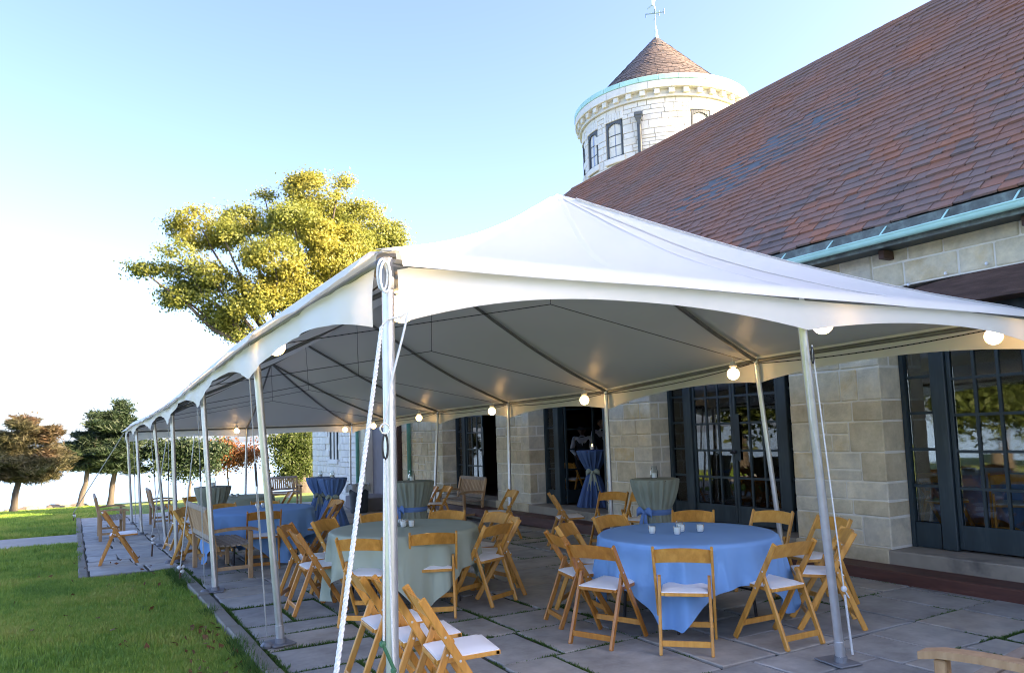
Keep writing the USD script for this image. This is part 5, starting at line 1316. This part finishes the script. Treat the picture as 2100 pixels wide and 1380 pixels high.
def foliage(lobes, n_clump, per, leaf, rg, sig=.28, shell=.55, up=.5, aspect=.6, flat=1.0):
    vol = np.array([l[1][0] * l[1][1] * l[1][2] for l in lobes]) ** .75; pr = vol / vol.sum(); pos = []
    which = rg.choice(len(lobes), n_clump, p=pr)
    for w in which:
        c, r = lobes[w]; d = rg.normal(size=3); d /= np.linalg.norm(d); q_ = c + d * np.array(r) * (shell + (1 - shell) * rg.random() ** .7)
        q_ = q_ + (meshkit.noise(q_ * 1.2) - .5) * .5
        pos.append(q_ + rg.normal(size=(per, 3)) * np.array([sig, sig, sig * flat]) * rg.uniform(.6, 1.4))
    return leaflets(np.concatenate(pos), leaf, rg, up, aspect)
rt_ = np.random.default_rng(77)
BX = []
# px,py helper constants worked out beforehand: metres at the tree's own depth
BT = thing('big_maple', 'large golden green maple rising behind the tent against the sky', 'tree', (11.6, 46, float(gz(46))))
def lob(x, z, rx, rz_, dy=0, ry=None): return (np.array([x, 46 + dy, z]), (rx, ry or rx * .9, rz_))
BL = [lob(6.67, 10.18, 1.01, 0.79, 0), lob(7.20, 9.10, 1.01, 0.79, 0.3), lob(9.83, 9.38, 1.45, 1.31, -1.2), lob(12.52, 10.12, 1.79, 1.50, -1), lob(14.39, 13.34, 1.84, 1.53, -1), lob(6.16, 14.08, 1.71, 1.21, 0),
      lob(4.85, 12.05, 1.27, 1.10, -0.5),
      lob(3.12, 11.40, 0.89, 0.30, 0),
      lob(5.09, 10.19, 1.10, 0.74, 0.3),
      lob(8.73, 15.27, 1.25, 0.96, 1.5),
      lob(10.01, 16.69, 0.53, 0.53, 1.5),
      lob(12.73, 16.86, 1.76, 1.21, 0),
      lob(14.13, 17.87, 0.86, 0.43, -0.5),
      lob(15.75, 15.11, 2.19, 1.81, 0.5),
      lob(11.07, 14.33, 1.81, 1.37, -1.5),
      lob(9.73, 12.11, 1.78, 1.17, -2),
      lob(13.33, 12.68, 1.85, 1.58, -1.5),
      lob(8.89, 10.08, 1.75, 1.32, -0.8),
      lob(8.23, 8.29, 0.94, 0.94, 0),
      lob(11.04, 10.66, 1.62, 1.27, -1),
      lob(18.06, 14.78, 0.67, 0.96, 0),
      lob(7.22, 13.32, 1.14, 0.85, -1),
      lob(6.59, 11.17, 1.04, 0.76, -0.7),
      lob(15.00, 11.82, 1.85, 1.54, 0.5),
      lob(17.63, 12.98, 1.27, 1.27, 1),
      lob(12.87, 15.36, 1.52, 1.21, 1.5)]
for (c_, r_) in BL[:21]:
    for _ in range(3):
        d_ = rt_.normal(size=3); d_[1] *= .6; d_ /= np.linalg.norm(d_) * 1.12; k_ = rt_.uniform(.25, .42)
        BX.append((np.asarray(c_) + d_ * np.array(r_) * 1.02, (r_[0] * k_, r_[1] * k_, r_[2] * k_ * .8)))
part(BT, 'crown', crown_of(BL + BX, rt_, 7600, 24, .17, .30), 'leaf', world=True)
tb = (11.9, 46, float(gz(46)) - .2)
part(BT, 'trunk', join(trunk_mesh(tb, (11.2, 46, 5.2), .50, .34, .1, 9, 1), trunk_mesh((12.7, 46.2, tb[2]), (12.4, 46, 6.0), .42, .3, .1, 9, 2)), 'bark', smooth=True, world=True)
for i, (c, r) in enumerate([l for l in BL if l[0][2] > 8.2]):
    st = np.array([11.2, 46, 5.0]) if c[0] < 11 else np.array([12.4, 46, 5.6])
    part(BT, 'limb', trunk_mesh(st, c + (0, -.3, -.2), .20, .035, .16, 9, 10 + i, 7), 'bark', smooth=True, world=True)
def pine(name, label, base, top, lobes, n, mat='pine_needle', r0=.16, size=.26, cat='tree', per=20, aspect=.16, flat=.45, sig=.24, up=.8):
    t = thing(name, label, cat, tuple(base))
    part(t, 'trunk', trunk_mesh(base + np.array([0, 0, -.15]), top, r0, r0 * .35, .025, 9, 5), 'bark', smooth=True, world=True)
    part(t, 'crown', pine_crown(lobes, rt_, int(n * 2.2), 15, .34) if aspect < .3 else foliage(lobes, n, per, size, rt_, sig, .35, up, aspect, flat), mat, world=True)
    for i, (c, r) in enumerate(lobes[:10]):
        s_ = np.asarray(base) + (np.asarray(top) - np.asarray(base)) * min(.95, max(.25, (c[2] - base[2] - .3) / (top[2] - base[2])))
        part(t, 'limb', trunk_mesh(s_, c, .05, .015, .08, 6, i, 5), 'bark', smooth=True, world=True)
def PLob(x, y, z, rx, rz_): return (np.array([x, y, z]), (rx, rx * .9, rz_))
# left pine: base px (18,1060)
y0 = 41.0; kx = y0 / 31.0
bz = float(lawn_z(-2.3, y0)) - .02
def pz(z): return 1.72 + (z - 1.72) * kx
pine('pine_tree', 'leftmost pine with a rounded crown cut by the picture edge', np.array([-2.35, y0, bz]), (-1.95, y0, pz(2.5)),
     [PLob(x * kx, y0 + dy, pz(z), rx * kx, rz_ * kx) for (x, z, rx, rz_, dy) in ((-1.45, 2.55, .42, .30, 0), (-1.15, 2.05, .55, .25, .3), (-1.9, 2.1, .6, .28, -.3), (-.95, 1.55, .6, .24, 0), (-1.6, 1.55, .75, .28, .4), (-2.3, 1.5, .7, .3, -.2), (-.75, 1.12, .6, .2, .2), (-1.4, 1.08, .7, .2, -.4), (-2.1, 1.05, .7, .2, .2), (-1.0, .85, .5, .14, 0), (-1.75, .85, .55, .14, -.3))], 1300, 'russet_needle')
y0 = 45.0; kx = y0 / 35.0
pine('pine_tree', 'second pine, golden topped, behind the far tent corner', np.array([1.28 * kx, y0, float(lawn_z(1.6, y0)) - .02]), (1.6 * kx, y0, pz(3.0)),
     [PLob(x * kx, y0 + dy, pz(z), rx * kx, rz_ * kx) for (x, z, rx, rz_, dy) in ((1.75, 3.15, .32, .35, 0), (1.3, 2.85, .55, .25, .3), (.95, 2.55, .5, .25, -.3), (1.7, 2.5, .6, .3, 0), (1.2, 2.15, .75, .28, .4), (1.9, 1.95, .6, .28, -.2), (.8, 1.85, .6, .22, .2), (1.5, 1.6, .8, .25, -.4), (2.1, 1.35, .55, .25, .2), (1.0, 1.3, .6, .2, 0), (1.6, 1.1, .7, .2, -.3), (1.9, .85, .5, .16, .1), (1.2, .85, .5, .15, .1))], 1300)
pine('pine_tree', 'leaning pine between the leftmost pine and the golden topped one', np.array([.17 * kx, y0 - .3, float(lawn_z(.2, y0)) - .02]), (.75 * kx, y0 - .3, pz(2.1)),
     [PLob(x * kx, y0 + dy, pz(z), rx * kx, rz_ * kx) for (x, z, rx, rz_, dy) in ((.45, 2.05, .4, .2, 0), (.3, 1.75, .5, .2, .3), (.75, 1.5, .5, .22, -.3), (0.0, 1.4, .45, .18, 0), (.35, 1.15, .6, .2, .4), (-.2, 1.1, .4, .15, -.2), (.8, .95, .5, .18, .2))], 420)
y0 = 46.0; kx = y0 / 36.0
def small(name, label, px0, lobes, n, mat, r0, dy=0):
    x = px0 * kx; b = np.array([x, y0 + dy, float(lawn_z(x, y0 + dy)) - .05])
    pine(name, label, b, (x + .1, y0 + dy, pz(max(l[1] for l in lobes))), [PLob(l[0] * kx, y0 + dy + l[3], pz(l[1]), l[2] * kx, l[2] * kx * .6) for l in lobes], n, mat, r0, .17, 'tree', 18, .55, .8, .25, .6)
small('small_tree', 'dark olive small tree between the poles on the left', 4.2, [(4.1, 1.6, .6, 0), (3.5, 1.3, .55, .3), (4.8, 1.3, .6, -.2), (4.3, 1.0, .8, .2), (3.4, .9, .5, 0), (5.0, .9, .5, .1), (4.1, .6, .5, 0), (5.3, 1.5, .5, 0), (3.0, 1.5, .5, .2)], 700, 'pine_needle', .10, -1.5)
small('small_tree', 'thin red leaved young tree under the far tent eave', 5.92, [(5.7, 1.45, .45, 0), (6.2, 1.3, .5, .3), (6.6, 1.0, .4, -.2), (5.5, 1.0, .4, .2), (6.1, .85, .35, 0), (7.0, 1.25, .45, 0)], 260, 'red_leaf', .05)
small('small_tree', 'leafy green and rust coloured tree beside the big trunks', 8.5, [(8.4, 1.7, .7, 0), (8.9, 1.2, .6, .3), (8.1, 1.1, .5, -.2), (8.6, .7, .6, .2), (8.9, .4, .5, 0), (8.3, .3, .5, 0), (9.1, 1.8, .5, 0), (7.6, 1.6, .35, 0)], 560, 'mixed_leaf', .12, -2.0)
def bush_tree(name, label, x, y, h, r, mat, n, seed):
    rg = np.random.default_rng(seed); b = np.array([x, y, float(lawn_z(x, y))])
    lob_ = [(b + np.array([rg.normal(0, r * .5), rg.normal(0, r * .5), h * rg.uniform(.4, .9)]), (r * .6, r * .6, r * .5)) for _ in range(9)]
    pine(name, label, b, tuple(b + (0, 0, h * .8)), lob_, n, mat, .18, .3, 'tree', 22, .6, .9, .4, .6)
bush_tree('shade_tree', 'bushy green tree on the lawn mirrored in the glass doors', -12, 27, 6.5, 2.6, 'mixed_leaf', 420, 4)
bush_tree('shade_tree', 'second bushy tree on the lawn mirrored in the right glass doors', -14, 16, 6.0, 2.4, 'mixed_leaf', 420, 5)
